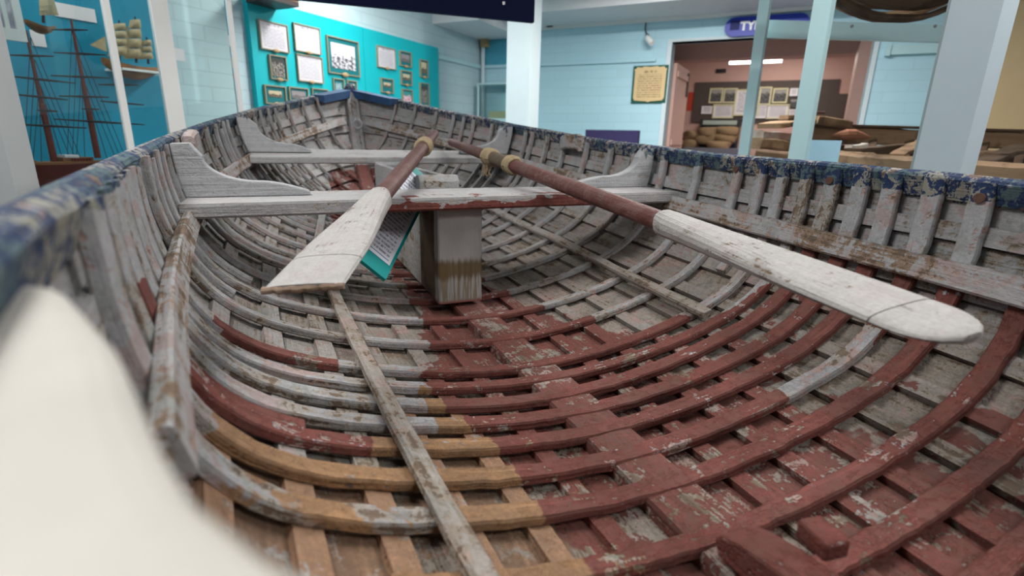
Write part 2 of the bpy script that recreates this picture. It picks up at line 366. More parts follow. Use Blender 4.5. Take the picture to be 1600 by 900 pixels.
# things on the far pink wall -------------------------------------------------
def rect(fr, x0, y0, x1, y1, d=0.0):
    a0, z1 = fr.at(x0, y0, d); a1, z0 = fr.at(x1, y1, d); return min(a0, a1), max(a0, a1), min(z0, z1), max(z0, z1)
def panel(fr, name, x0, y0, x1, y1, mat, label, cat, th=.03, d0=0.0, group=None):
    a0, a1, z0, z1 = rect(fr, x0, y0, x1, y1, d0); mb = MB(); fr.box(mb, a0, a1, z0, z1, d0, d0+th)
    return single(name, mb, mat, label, cat, fr.p((a0+a1)/2, z0, d0), group)
def picture(fr, a0, a1, z0, z1, label, frame_mat, inner, cat='picture', d0=.0, fw=.02, mat_mat=None, mw=0.0, emblem=None, group=None, name='framed_picture', drop=0.0):
    th = .022; t = Thing(name, label, cat, fr.p((a0+a1)/2, z0, d0), group)
    mb = MB()
    for q in ((a0, a1, z0, z0+fw), (a0, a1, z1-fw, z1), (a0, a0+fw, z0+fw, z1-fw), (a1-fw, a1, z0+fw, z1-fw)): fr.box(mb, *q, d0, d0+th)
    t.part('frame', mb, frame_mat)
    i = fw
    if mat_mat: mb = MB(); fr.box(mb, a0+i, a1-i, z0+i, z1-i, d0+.001, d0+.010); t.part('mount', mb, mat_mat); i += mw
    mb = MB(); fr.face(mb, a0+i, a1-i, z0+i+drop, z1-i, d0+.0125); t.part('print', mb, inner)
    if emblem is not None:
        mb = MB(); c = fr.p((a0+a1)/2, z0+.002, d0+.02); k = .018*emblem
        mb.loft([[c+fr.e*k*1.5*r*math.cos(a)+Z3*k*.8*r*math.sin(a)+fr.n*h for a in np.linspace(0, 2*math.pi, 12, endpoint=False)] for r, h in ((1, -.005), (1, .006), (.6, .012))])
        t.part('emblem', mb, M['brass'])
    return t
def picpx(fr, x0, y0, x1, y1, *a, **k):
    r = rect(fr, x0, y0, x1, y1, k.get('d0', 0.0)); return picture(fr, *r, *a, **k)
panel(BW, 'display_board', 1087, 129, 1300, 193, M['brownboard'], 'dark brown display board on the pink wall beyond the doorway', 'board')
panel(BW, 'cupboard_door', 1298, 147, 1326, 200, M['brownboard'], 'dark grey-brown cupboard door right of the brown display board', 'door', .05)
M['portrait'] = photo('portrait_photo', (.30, .29, .27), (.14, .14, .14), (.02, .02, .022), .55)
M['doc'] = printed('typed_page', (.70, .68, .70), (.2, .2, .25), 12, .0)
BP = [(1110, 138, 1128, 161, 'cream', 'portrait', 'leftmost cream-framed dark portrait on the brown board'), (1132, 138, 1150, 161, 'cream', 'portrait', 'second cream-framed dark portrait on the brown board'),
      (1150, 140, 1184, 181, 'cream', 'doc', 'tall cream-edged page partly behind the thin blue post'), (1186, 136, 1203, 164, 'cream', 'portrait', 'narrow cream-framed print right of the thin blue post'),
      (1209, 138, 1229, 161, 'cream', 'portrait', 'cream-framed dark portrait right of the narrow print'), (1097, 166, 1112, 178, 'paper', 'doc', 'smallest white notice at the board left end'),
      (1115, 163, 1145, 185, 'cream', 'doc', 'cream-edged page under the two left portraits'), (1181, 165, 1198, 185, 'paper', 'doc', 'white page under the narrow cream-framed print'),
      (1199, 163, 1231, 186, 'cream', 'doc', 'wide cream-edged page right of centre on the brown board'), (1235, 138, 1246, 150, 'paper', 'doc', 'small white page beside the wide blue post, topmost'),
      (1234, 153, 1246, 169, 'darkframe', 'portrait', 'small black-framed photo beside the wide blue post'), (1232, 171, 1246, 183, 'paper', 'doc', 'small white page beside the wide blue post, lowest')]
for x0, y0, x1, y1, fm, im, lb in BP: picpx(BW, x0, y0, x1, y1, lb, M[fm], M[im], d0=.032, fw=.02, group='pages and photos on the brown board')
panel(BW, 'red_poster', 1076, 144, 1086, 173, plain('red_poster', (.5, .06, .03), .5, .4, 12), 'red and yellow poster edge behind the open pink door', 'poster', .01)
panel(BW, 'air_vent', 1119, 108, 1134, 114, M['black'], 'small black air vent high on the far pink wall', 'vent', .02)
# fluorescent in the far room
fa, fz = WW.at(1140, 97, -2.0); fb_, fz2 = WW.at(1222, 95, -2.0)
t = Thing('fluorescent_light', 'glowing fluorescent tube light in the pink room', 'light', WW.p((fa+fb_)/2, fz, -2.0))
t.part('housing', MB().box(WW.p((fa+fb_)/2, fz+.07, -2.0), WW.e*(fb_-fa)/2, WW.n*.05, Z3*.03), M['white'])
t.part('tube', MB().tube([WW.p(fa, fz, -2.0), WW.p(fb_, fz, -2.0)], .03, 10), M['tube'])
for q in (fa+.15, fb_-.15): t.part('hanger', MB().tube([WW.p(q, fz+.09, -2.0), WW.p(q, 1.9, -2.0)], .008, 6), M['steel'])
# black show case and hessian sacks
a0, a1, z0, z1 = rect(WW, 1094, 186, 1156, 197, BD+.45)
t = Thing('show_case', 'black glazed show case behind the hessian sacks', 'case', WW.p((a0+a1)/2, FLZ, BD+.3))
mb = MB(); WW.box(mb, a0, a1, z0, z1, BD+.05, BD+.45); t.part('body', mb, M['black'])
mb = MB(); WW.box(mb, a0+.05, a1-.05, z0+.02, z1-.02, BD+.45, BD+.455); t.part('pane', mb, printed('case_print', (.30, .36, .32), (.05, .05, .05), 3, .0))
mb = MB(); WW.box(mb, a0+.02, a1-.02, FLZ, z0, BD+.08, BD+.4); t.part('base', mb, plain('case_base', (.02, .03, .07)))
def blob(c, ex, ey, ez, n=14, m=10, seed=0, lump=.17):
    rs = random.Random(seed); ph = [rs.uniform(0, 6) for _ in range(6)]; mb = MB(); rings = []
    for i in range(m+1):
        th = math.pi*i/m; r = []
        for j in range(n):
            a = 2*math.pi*j/n; k = 1+lump*(math.sin(2*a+ph[0]+th*2)+.6*math.sin(3*a+ph[1])*math.sin(2*th+ph[2]))
            sx = math.copysign(abs(math.sin(th))**.6, 1)
            r.append(np.asarray(c)+k*(np.asarray(ex)*sx*math.cos(a)+np.asarray(ey)*sx*math.sin(a))+np.asarray(ez)*math.copysign(abs(math.cos(th))**.7, math.cos(th)))
        rings.append(r)
    return mb.loft(rings)
SK = [(1106, 218, .55), (1134, 217, .55), (1112, 207, .52), (1136, 206, .52), (1122, 229, .75), (1078, 212, .50), (1076, 226, .6)]
SL = ['hessian sack at the left of the middle row in the pile', 'hessian sack at the right of the middle row in the pile', 'hessian sack on top of the pile, left', 'hessian sack on top of the pile, right',
      'hessian sack at the front bottom of the pile', 'upper hessian sack beside the open pink door', 'lower hessian sack beside the open pink door']
for i, (x, y, dd) in enumerate(SK):
    a, z = WW.at(x, y, BD+dd); c = WW.p(a, z, BD+dd); wd = .20 if i < 5 else .12
    single('hessian_sack', blob(c, WW.e*wd, WW.n*.14, Z3*.085, seed=i), M['sack'], SL[i], 'sack', c-Z3*.085, 'hessian sacks', smooth=True)
a0, a1, z0, z1 = rect(WW, 1070, 222, 1165, 235, BD+.9)
single('plinth', WW.box(MB(), a0, a1, FLZ, z0+.02, BD+.42, BD+1.0), plain('plinth_grey', (.16, .16, .2)), 'low grey plinth under the hessian sacks', 'plinth', WW.p((a0+a1)/2, FLZ, BD+.7))
# doorway wall fittings -------------------------------------------------------
a0, a1, z0, z1 = rect(WW, 1135, 30, 1262, 52)
t = Thing('room_sign', 'blue hanging sign with white capital letters above the doorway', 'sign', WW.p((a0+a1)/2, z0, .03))
mb = MB(); h = (z1-z0)/2; zc = (z0+z1)/2; ring = []
for sx, cx in ((-1, a0+h), (1, a1-h)):
    for k in range(9): an = math.pi/2+sx*(-1)*0+ (math.pi*k/8); ring.append((cx+math.cos(an if sx < 0 else an+math.pi)*h, zc+math.sin(an if sx < 0 else an+math.pi)*h))
t.part('board', MB().prism([WW.p(a, z, .03) for a, z in ring], WW.n*.03), M['signblue'])
def text(s, loc, e, up, size, mat, parent, base, name='lettering', align='LEFT'):
    cu = bpy.data.curves.new(name, 'FONT'); cu.body = s; cu.size = size; cu.extrude = .001; cu.align_x = align; cu.resolution_u = 2; cu.offset = size*.045
    tmp = bpy.data.objects.new(name+'_tmp', cu); COL.objects.link(tmp)
    dg = bpy.context.evaluated_depsgraph_get(); me = bpy.data.meshes.new_from_object(tmp.evaluated_get(dg)); bpy.data.objects.remove(tmp)
    n = np.cross(e, up); R = Matrix(((e[0], up[0], n[0]), (e[1], up[1], n[1]), (e[2], up[2], n[2]))).to_4x4(); R.translation = Vector(tuple(np.asarray(loc)-np.asarray(base)))
    me.transform(R); o = bpy.data.objects.new(name, me); COL.objects.link(o); me.materials.append(mat); o.parent = parent; return o
ta, tz = WW.at(1156, 47, .062)
text('TYP', WW.p(ta, tz, .062), WW.e, Z3, .112, M['signwhite'], t.o, t.base)
aL, zL_ = WW.at(1141, 40, .062)
mb = MB(); WW.box(mb, aL, aL+.09, zL_-.045, zL_+.045, .06, .063); t.part('emblem', mb, plain('emblem_blue', (.006, .012, .12)))
# honour plaque
a0, a1, z0, z1 = rect(WW, 991, 103.5, 1040, 161)
t = Thing('honour_plaque', 'cream shield plaque on dark green backing on pale blue wall', 'plaque', WW.p((a0+a1)/2, z0, 0))
mb = MB(); WW.box(mb, a0, a1, z0, z1, 0, .02); t.part('backing', mb, plain('plaque_green', (.006, .085, .06)))
ww, hh = a1-a0, z1-z0
sh = [(.06, .14), (.10, .07), (.30, .055), (.44, .045), (.5, .02), (.56, .045), (.70, .055), (.90, .07), (.95, .14), (.95, .86), (.97, .90), (.90, .93), (.88, .965), (.76, .945), (.68, .975), (.5, .955), (.32, .975), (.24, .945), (.12, .965), (.10, .93), (.03, .90), (.06, .86)]
t.part('shield', MB().prism([WW.p(a0+u*ww, z0+v*hh, .02) for u, v in sh], WW.n*.012), plain('plaque_cream', (.66, .49, .26), .4, .08))
mb = MB(); WW.face(mb, a0+.12*ww, a0+.88*ww, z0+.12*hh, z0+.9*hh, .0335); t.part('lettering', mb, printed('plaque_text', (.66, .49, .26), (.16, .10, .05), 13, .16, .04, .04, .5))
# small spotlight with cord
t = Thing('wall_spotlight', 'small white spotlight with hanging cord high on blue wall', 'light', WW.p(*WW.at(1016, 66), 0))
q = lambda x, y, d: WW.p(*WW.at(x, y, d), d)
t.part('cord', MB().tube([q(1005, 31, .02), q(1009, 36, .02), q(1008, 46, .02), q(1011, 55, .03)], .007, 6), M['darkframe'])
t.part('bracket', MB().tube([q(1011, 55, .0), q(1013, 58, .08)], .022, 8), M['steel'])
t.part('lamp_head', MB().tube([q(1010, 57, .09), q(1013, 61, .10), q(1019, 68, .13)], [.02, .036, .03], 10), M['white'])
panel(WW, 'ceiling_bracket', 857, 39, 866, 43.5, M['darkframe'], 'small dark bracket under the cornice beside the column', 'bracket', .06)
# purple chair against the wall
a0, a1, z0, z1 = rect(WW, 915, 202.5, 996, 226, .5)
t = Thing('purple_chair', 'purple upholstered chair back in front of pale blue wall', 'chair', WW.p((a0+a1)/2, FLZ, .5))
mb = MB(); WW.box(mb, a0, a1, z1-.45, z1, .42, .5); t.part('backrest', mb, M['purple'])
mb = MB(); WW.box(mb, a0, a1, -.38, -.30, .5, 1.0); t.part('seat', mb, M['purple'])
for aa in (a0+.05, a1-.05):
    t.part('leg', MB().tube([WW.p(aa, FLZ, .46), WW.p(aa, z1-.4, .46)], .015, 8), M['steel']); t.part('leg', MB().tube([WW.p(aa, FLZ, .96), WW.p(aa, -.38, .96)], .015, 8), M['steel'])
# surface heater / rail on the blue wall right of the doorway
a0, a1, z0, z1 = rect(WW, 1388, 72, 1480, 83)
t = Thing('wall_conduit', 'pale blue boxed conduit on the wall right of the doorway', 'conduit', WW.p((a0+a1)/2, z0, 0))
mb = MB(); WW.box(mb, a0, a1, z0, z1, 0, .05); t.part('cover', mb, M['lightblue']); mb = MB(); WW.box(mb, a0-.02, a0+.02, z0-.01, z1+.01, 0, .06); t.part('end_cap', mb, M['lightblue'])
# corner: pipe, blue panel, small glass case, column
t = Thing('corner_pipe', 'white pipe with brass junction box in the wall corner', 'pipe', TW.p(-.06, FLZ, .06))
t.part('pipe', MB().tube([TW.p(-.06, FLZ, .06), TW.p(-.06, 1.7, .06)], .025, 8), M['colwhite'])
aj, zj = TW.at(751, 62, .1); mb = MB(); TW.box(mb, -.11, -.01, zj-.07, zj+.07, .05, .13); t.part('junction_box', mb, M['brass'])
a0, a1, z0, z1 = rect(WW, 759, 46, 789, 101)
panel(WW, 'blue_panel', 759, 46, 800, 101, plain('mid_blue_panel', (.07, .33, .45)), 'mid blue wall panel between corner pipe and white column', 'panel', .02)
a0, a1, z0, z1 = rect(WW, 747, 130, 800, 185, .25)
t = Thing('corner_case', 'small glass display case in front of the white column', 'case', WW.p((a0+a1)/2, FLZ, .15))
for aa in (a0, a1): mb = MB(); WW.box(mb, aa-.012, aa+.012, z0, z1, .23, .25); t.part('frame_bar', mb, M['lightblue'])
mb = MB(); WW.box(mb, a0, a1, z1-.02, z1, .02, .25); t.part('top', mb, M['lightblue'])
mb = MB(); WW.box(mb, a0+.01, a1-.01, z0, z1-.02, .236, .242); t.part('pane', mb, M['glass'])
mb = MB(); WW.box(mb, a0, a1, FLZ, z0, .02, .25); t.part('base', mb, M['lightblue'])
mb = MB(); WW.box(mb, a0+.12, a1-.02, z0, z0+.09, .08, .18); t.part('label_stand', mb, M['cream'])
cc = pd(818, 100, 5.2); ce, cn = azd(50), azd(140)
t = Thing('white_column', 'white-blue square column right of the teal board', 'column', (cc[0], cc[1], FLZ))
t.part('shaft', MB().box((cc[0], cc[1], (FLZ+CEIL)/2), ce*.125, cn*.125, Z3*(CEIL-FLZ)/2), M['colwhite'])
t.part('base', MB().box((cc[0], cc[1], FLZ+.06), ce*.14, cn*.14, Z3*.06), M['colwhite'])
# navy velvet pelmet across the room
v0 = pd(833, 36, 3.5); VE = azd(94); VN = azd(184); VF = Fr(v0, VE, VN); vb = v0[2]
aL = VF.at(425, 0)[0]-.25
t = Thing('velvet_pelmet', 'navy velvet covered board hanging across the top of the view', 'board', VF.p(aL/2, vb, 0))
mb = MB(); VF.box(mb, aL, 0, vb, vb+.42, -.02, .02); t.part('board', mb, M['velvet'])
for a in (aL+.2, -.2): t.part('hanger', MB().tube([VF.p(a, vb+.4, 0), VF.p(a, CEIL, 0)], .008, 6), M['steel'])
aa, zz = VF.at(787, 5, .022); t.part('stud', MB().tube([VF.p(aa, zz, .018), VF.p(aa, zz, .026)], .010, 8), M['steel'])

# ---------------------------------------------------------------- the teal board and its pictures
a0, z0 = TW.at(379, 6); a1, _ = TW.at(679, 71); zt = 1.455
am = TW.at(563, 100)[0]
t = Thing('teal_board', 'bright teal display board with framed pictures behind the bow', 'board', TW.p((a0+a1)/2, FLZ, 0))
mb = MB(); TW.box(mb, a0, am-.003, FLZ+.3, zt, 0, .05); t.part('panel', mb, M['teal'])
mb = MB(); TW.box(mb, am+.003, a1, FLZ+.3, zt, 0, .05); t.part('panel', mb, M['teal'])
for k in range(4):
    aa = a0+.15+(a1-a0-.3)*k/3; mb = MB(); TW.box(mb, aa-.04, aa+.04, FLZ, FLZ+.3, 0, .05); t.part('foot', mb, M['white'])
M['txt'] = printed('caption_sheet', (.58, .575, .61), (.22, .22, .30), 17, .17, .10, .07, .5)
M['txt2'] = printed('caption_sheet_plain', (.58, .575, .61), (.3, .3, .36), 14, .0, .10, .07, .45)
M['ph1'] = photo('sepia_ship_photo', (.50, .44, .30), (.22, .18, .12), (.05, .045, .04), .32)
M['ph2'] = photo('dark_interior_photo', (.05, .05, .05), (.30, .29, .26), (.03, .03, .032), .62)
M['ph3'] = photo('grey_sea_photo', (.26, .24, .25), (.18, .17, .17), (.12, .11, .11), .3)
M['eng'] = photo('harbour_engraving', (.72, .72, .76), (.62, .62, .66), (.07, .07, .09), .40)
M['emb'] = photo('pale_emblem', (.01, .16, .18), (.45, .55, .6), (.01, .16, .18), .75)
M['crowd'] = photo('coloured_figures', (.04, .25, .24), (.75, .7, .75), (.45, .08, .12), .55)
PX = [((404, 34), (448, 81), 'txt', None, 0, 'upper left white caption sheet on the teal board', 1), ((458, 39), (498, 84), 'txt', None, 0, 'white caption sheet second from left in the top row', 1),
      ((463, 86), (502, 130), 'txt2', None, 0, 'white caption sheet in the second row, untitled', 1), ((420, 86), (446, 126), 'ph2', 'tealdark', .012, 'dark upright photo under the upper left caption sheet', 1),
      ((412, 133), (445, 164), 'ph1', 'tealdark', .03, 'ship photo in teal mount, lowest at the left of the board', 1), ((450, 136), (480, 164), 'ph3', 'tealdark', .02, 'grey sea photo left of the bow, in gilt frame', 1),
      ((486, 138), (511, 164), 'ph1', 'tealdark', .03, 'small sepia photo just above the bow port rail', 1), ((510, 59), (559, 119), 'eng', 'tealdark', .04, 'largest picture, a harbour engraving in dark teal mount', 1.4),
      ((519, 122), (536, 150), 'emb', 'tealdark', .02, 'small dark card with pale emblem behind the stem head', 0), ((541, 125), (556, 150), 'ph1', 'tealdark', .02, 'small photo immediately right of the stem head', 0),
      ((588, 73), (616, 108), 'txt', None, 0, 'white caption sheet on the right half of the teal board', 1), ((594, 122), (613, 146), 'ph1', 'tealdark', .03, 'small sepia photo under the right hand caption sheet', 1),
      ((623, 80), (641, 105), 'ph3', 'tealdark', .02, 'top photo in the column of three at the board right', 1), ((625, 110), (642, 134), 'ph1', 'tealdark', .025, 'middle photo in the column of three at the board right', 1),
      ((627, 139), (643, 168), 'crowd', 'tealdark', .012, 'coloured photo lowest in the column of three', 0), ((655, 93), (667, 122), 'ph1', 'tealdark', .015, 'narrow upright portrait near the board right edge', 1),
      ((655, 129), (669, 166), 'ph2', 'tealdark', .02, 'tall lower photo at the board right edge', 0)]
for (x0, y0), (x1, y1), im, mm, mw, lb, emb in PX:
    ac, zc = TW.at((x0+x1)/2, (y0+y1)/2, .05); hz = abs(TW.at((x0+x1)/2, y0, .05)[1]-TW.at((x0+x1)/2, y1, .05)[1])
    aw0 = TW.at(x0, (y0+y1)/2, .05)[0]; aw1 = TW.at(x1, (y0+y1)/2, .05)[0]
    picture(TW, aw0, aw1, zc-hz/2*.94, zc+hz/2*.94, lb, M['gold'], M[im], d0=.05, fw=.009 if mm else .007, mat_mat=M[mm] if mm else None, mw=mw, emblem=emb or None, group='framed pictures on the teal board', drop=(.10*hz if im in('ph1','ph3') else 0))
# small shelf bracket at the board top
a, z = TW.at(428, 6, .15)
t = Thing('model_shelf', 'dark shelf end jutting out above the teal board', 'shelf', TW.p(a, z, .15))
mb = MB(); TW.box(mb, a-.16, a+.10, z-.015, z+.015, .05, .3); t.part('board', mb, M['spar']); mb = MB(); TW.box(mb, a-.16, a+.10, z+.016, z+.05, .1, .3); t.part('upstand', mb, M['wreck'])

# ---------------------------------------------------------------- glazed ship-model cabinet at the left
CF = Fr(TW.p(0, 0, .75), TW.e, TW.n)
def post(fr, xtop, ytop, xbot, ybot, wpx, mat, t, name='post', dz=.03, z0=FLZ, z1=CEIL):
    a, _ = fr.at((xtop+xbot)/2, (ytop+ybot)/2); a2, _ = fr.at((xtop+xbot)/2+wpx, (ytop+ybot)/2)
    mb = MB(); fr.box(mb, a, a2, z0, z1, -dz, dz); return t.part(name, mb, mat)
t = Thing('ship_cabinet', 'white framed glass cabinet with bright blue back at left', 'cabinet', CF.p(CF.at(200, 120)[0], FLZ, -.3))
aP1 = CF.at(184, 119)[0]; aP2 = CF.at(264, 119)[0]; aP3 = CF.at(366, 90)[0]; aP0 = CF.at(-70, 200)[0]
for a, wd in ((aP0, .05), (aP1, .014), (aP2, .044), (aP3, .013)):
    mb = MB(); CF.box(mb, a-wd, a+wd, FLZ, CEIL, -.012, .012); t.part('post', mb, M['white'])
zb = 0.05
mb = MB(); CF.box(mb, aP0, aP3, zb-.08, zb, -.7, .02); t.part('shelf', mb, M['white'])
mb = MB(); CF.box(mb, aP0, aP3, FLZ, zb-.08, -.7, 0); t.part('plinth', mb, M['caseblue'])
for q0, q1 in ((aP0, aP1), (aP1, aP2), (aP2, aP3)):
    mb = MB(); CF.box(mb, q0+.02, q1-.02, zb, CEIL-.05, -.004, .004); t.part('pane', mb, M['glass'])
ab = TW.at(252, 100, .08)[0]
mb = MB(); TW.box(mb, CF.at(-200, 200)[0], TW.at(276, 190, .08)[0], zb, CEIL, .03, .08); t.part('back_panel', mb, M['caseblue'])
# paper notes inside
for x0, y0, x1, y1, lb in ((82, 2, 152, 36, 'long typed note high on the blue cabinet back'), (46, 46, 74, 74, 'small pale note behind the left mast top'), (268, 74, 290, 96, 'small white card in the empty right cabinet bay')):
    r = rect(TW, x0, y0, x1, y1, .09); mb = MB(); TW.box(mb, *r, .085, .088); single('paper_note', mb, M['doc'], lb, 'note', TW.p((r[0]+r[1])/2, r[2], .085))
r = rect(CF, -30, -20, 44, 66, -.25)  # reflection of a window in the glass, modelled as a framed panel inside
t = Thing('window_reflection', 'window reflection modelled as a white framed panel in the cabinet upper left corner', 'picture', CF.p((r[0]+r[1])/2, r[2], -.25))
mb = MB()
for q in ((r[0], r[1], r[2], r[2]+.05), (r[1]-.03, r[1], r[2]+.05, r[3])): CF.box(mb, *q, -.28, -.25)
t.part('frame', mb, M['white']); mb = MB(); CF.box(mb, r[0], r[1]-.03, r[2]+.05, r[3], -.28, -.265); t.part('print', mb, photo('reflection_colour', (.75, .75, .8), (.7, .7, .74), (.3, .3, .38), .25))
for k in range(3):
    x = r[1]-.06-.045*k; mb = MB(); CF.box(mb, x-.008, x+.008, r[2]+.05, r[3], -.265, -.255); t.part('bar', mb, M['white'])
# ship model with bare masts: everything on a plane inside the cabinet
SD = -.33
SP = lambda x, y, d=0.0: CF.p(*CF.at(x, y, SD+d), SD+d)
def curve3(fn, n=8): return [fn(i/(n-1)) for i in range(n)]
b0, b1 = SP(42, 272), SP(205, 240)
hz = b0[2]; L0 = CF.at(30, 262, SD)[0]-.35; L1 = CF.at(205, 245, SD)[0]+.12
t = Thing('bare_ship_model', 'dark red ship model with bare masts in the blue cabinet', 'model ship', CF.p((L0+L1)/2, zb, SD))
dk = CF.at(90, 256, SD)[1]; rings = []
for i in range(15):
    u = i/14; wdt = .085*(math.sin(math.pi*min(1, .12+u*.9))**.55); a = L0+(L1-L0)*u; sheer = dk+.035*(2*u-1)**2; dep = .17*(1-.35*abs(2*u-1)**3)
    rings.append([CF.p(a, sheer-dep*(1-math.cos(th)), SD+wdt*math.sin(th)) if False else CF.p(a, sheer-dep*math.cos(th)**.8 if abs(th) < 1.57 else sheer, SD+wdt*math.sin(th)) for th in np.linspace(-1.5707, 1.5707, 11)])
t.part('hull', MB().loft(rings), M['shipred'])
mb = MB(); CF.box(mb, L0+.05, L1-.05, dk+.0, dk+.012, SD-.06, SD+.06); t.part('deck', mb, M['shipdeck'])
for (x0, y0, x1, y1, nm, mt) in ((92, 246, 142, 258, 'deckhouse', 'shipdeck'), (95, 242, 118, 246, 'boat_cover', 'paper'), (41, 250, 52, 258, 'hatch', 'shipdeck'), (58, 254, 80, 259, 'hatch', 'shipdeck')):
    q = rect(CF, x0, y0, x1, y1, SD); mb = MB(); CF.box(mb, q[0], q[1], min(q[2], dk+.01), q[3], SD-.04, SD+.04); t.part(nm, mb, M[mt])
q = rect(CF, 104, 247, 138, 257, SD)
for k in range(7): aa = q[0]+(q[1]-q[0])*(k+.5)/7; mb = MB(); CF.box(mb, aa-.004, aa+.004, q[2], q[3], SD+.041, SD+.05); t.part('stanchion', mb, M['mast'])
masts = [((85, 253), (46, 48)), ((153, 247), (110, 30)), ((20, 258), (-20, 60))]
for (xa, ya), (xb, yb) in masts:
    pa, pb = SP(xa, ya), SP(xb, yb); pb = np.array([pa[0], pa[1], pb[2]])
    t.part('mast', MB().tube([pa, pa+(pb-pa)*.45, pa+(pb-pa)*.46, pb], [.016, .014, .011, .005], 8), M['mast'])
def spar(x0, y0, x1, y1, d=.02, r=.006):
    p0, p1 = SP(x0, y0, d), SP(x1, y1, d); return t.part('yard', MB().tube([p0, (p0+p1)/2, p1], [r*.5, r, r*.5], 6), M['spar'])
for sp in ((16, 86, 84, 88), (5, 118, 118, 130), (18, 147, 106, 156), (22, 194, 135, 200), (58, 172, 90, 174), (80, 46, 137, 47), (84, 82, 165, 86), (80, 118, 172, 122), (93, 150, 170, 152), (84, 186, 226, 195), (128, 170, 155, 171), (154, 132, 216, 133), (157, 158, 225, 164)): spar(*sp)
mb = MB()
for (xa, ya), (xb, yb) in masts[:2]:
    for (fx, fy) in ((.60, -34), (.60, -20), (.60, 16), (.60, 30), (.95, -48), (.95, 46), (.78, 38), (.78, -40)):
        top = (xb+(xa-xb)*(1-fx), yb+(ya-yb)*(1-fx)); mb.tube([SP(*top), SP(xa+fy, ya+6)], .0016, 4, caps=False)
t.part('rigging', mb, M['thread'])
# ship model in full sail
def sailship(name, label, fr, SDv, stem, stern, wl, masts, sails, mat_h, hd=.075):
    SPv = lambda x, y, d=0.0: fr.p(*fr.at(x, y, SDv+d), SDv+d)
    A, B = fr.at(*stem, SDv), fr.at(*stern, SDv); t = Thing(name, label, 'model ship', fr.p((A[0]+B[0])/2, min(A[1], B[1])-.06, SDv)); rings = []
    for i in range(13):
        u = i/12; wd = .05*math.sin(math.pi*min(1, .06+u*.93))**.6; a = A[0]+(B[0]-A[0])*u; zz = A[1]+(B[1]-A[1])*u-.02*math.sin(math.pi*u); dep = hd*(.35+.65*math.sin(math.pi*min(1, .1+.85*u)))
        rings.append([fr.p(a, zz-dep*math.cos(th), SDv+wd*math.sin(th)) for th in np.linspace(-1.5707, 1.5707, 9)])
    t.part('hull', MB().loft(rings), mat_h)
    for (xa, ya, xb, yb) in masts: t.part('mast', MB().tube([SPv(xa, ya), SPv(xb, yb)], [.007, .004], 6), M['spar'])
    for poly in sails:
        P4 = [SPv(x, y, .015) for x, y in poly]; mb = MB(); rings = []
        if len(P4) == 4:
            for i in range(6):
                v = i/5; l = P4[0]+(P4[3]-P4[0])*v; r = P4[1]+(P4[2]-P4[1])*v; rings.append([l+(r-l)*j/5+fr.n*.03*math.sin(math.pi*j/5)*math.sin(math.pi*(.15+.8*v)) for j in range(6)])
            mb.loft(rings, closed=False, caps=False)
        else: mb.prism(P4, fr.n*.004)
        o = t.part('sail', mb, M['sail'])
        md = o.modifiers.new('cloth_thickness', 'SOLIDIFY'); md.thickness = .003
    return t
sq = []
for x0, x1, ys in ((178, 196, (36, 48, 60, 72, 88)), (203, 219, (30, 45, 60, 76, 92)), (222, 236, (62, 72, 82, 93))):
    for k in range(len(ys)-1): e = 2.2*k; sq.append([(x0-e, ys[k]+1), (x1+e*.4, ys[k]), (x1+e*.5+2, ys[k+1]-1), (x0-e-3, ys[k+1])])
sailship('sailing_ship_model', 'brown hulled ship model in full cream sail behind glass', CF, -.55, (160, 90), (246, 105), 0,
         [(187, 96, 186, 32), (213, 98, 211, 26), (232, 100, 229, 58)], sq+[[(141, 70), (163, 57), (166, 80)], [(198, 42), (192, 78), (204, 80)]], M['shipdeck'])
sailship('small_sail_model', 'small hull with one large sail in the cabinet top left', CF, -.5, (38, 30), (86, 40), 0, [(68, 36, 66, -20)], [[(60, -14), (80, -14), (92, 24), (62, 24)]], M['shipdeck'], .035)
for (xa, xb, yy, lb) in ((175, 250, 113, 'white wall bracket under the ship in full sail'),):
    A = CF.at(xa, yy, -.6)[0]; B = CF.at(xb, yy+2, -.6)[0]; z = CF.at(xb, yy+2, -.6)[1]; mb = MB(); CF.box(mb, A, B, z-.012, z, -.67, -.48); single('glass_shelf', mb, M['white'], lb, 'shelf', CF.p((A+B)/2, z-.012, -.57))
# near grey-white post at the far left
pp = pd(-10, 200, 1.9); t = Thing('near_post', 'wide pale grey post at the left frame edge', 'post', (pp[0], pp[1], FLZ))
e5 = azd(115); n5 = azd(205)
t.part('shaft', MB().box(pp*[1, 1, 0]+Z3*(FLZ+CEIL)/2-e5*.02, e5*.095, n5*.05, Z3*(CEIL-FLZ)/2), M['postgrey'])
t.part('foot', MB().box(pp*[1, 1, 0]+Z3*(FLZ+.02)-e5*.02, e5*.12, n5*.08, Z3*.02), M['postgrey'])

# ---------------------------------------------------------------- posts, rail and wreckage beyond the starboard side
def rpost(name, label, x, y, D, az, hw, hd, mat, extra=None):
    c = pd(x, y, D)*[1, 1, 0]; e = azd(az); n = azd(az-90); t = Thing(name, label, 'post', (c[0], c[1], FLZ))
    t.part('shaft', MB().box(c+Z3*(FLZ+CEIL)/2, e*hw, n*hd, Z3*(CEIL-FLZ)/2), mat)
    t.part('foot_plate', MB().box(c+Z3*(FLZ+.01), e*(hw+.03), n*(hd+.03), Z3*.01), mat); return t, c, e, n
t3, c3, e3, n3 = rpost('steel_post', 'broad grey-blue steel post right of the starboard rail', 1506, 134, 1.62, 170, .064, .062, M['greyblue'])
t3.part('edge_strip', MB().box(c3-e3*.066-n3*.056+Z3*(FLZ+CEIL)/2, e3*.003, n3*.008, Z3*(CEIL-FLZ)/2), plain('edge_grey', (.28, .36, .38)))
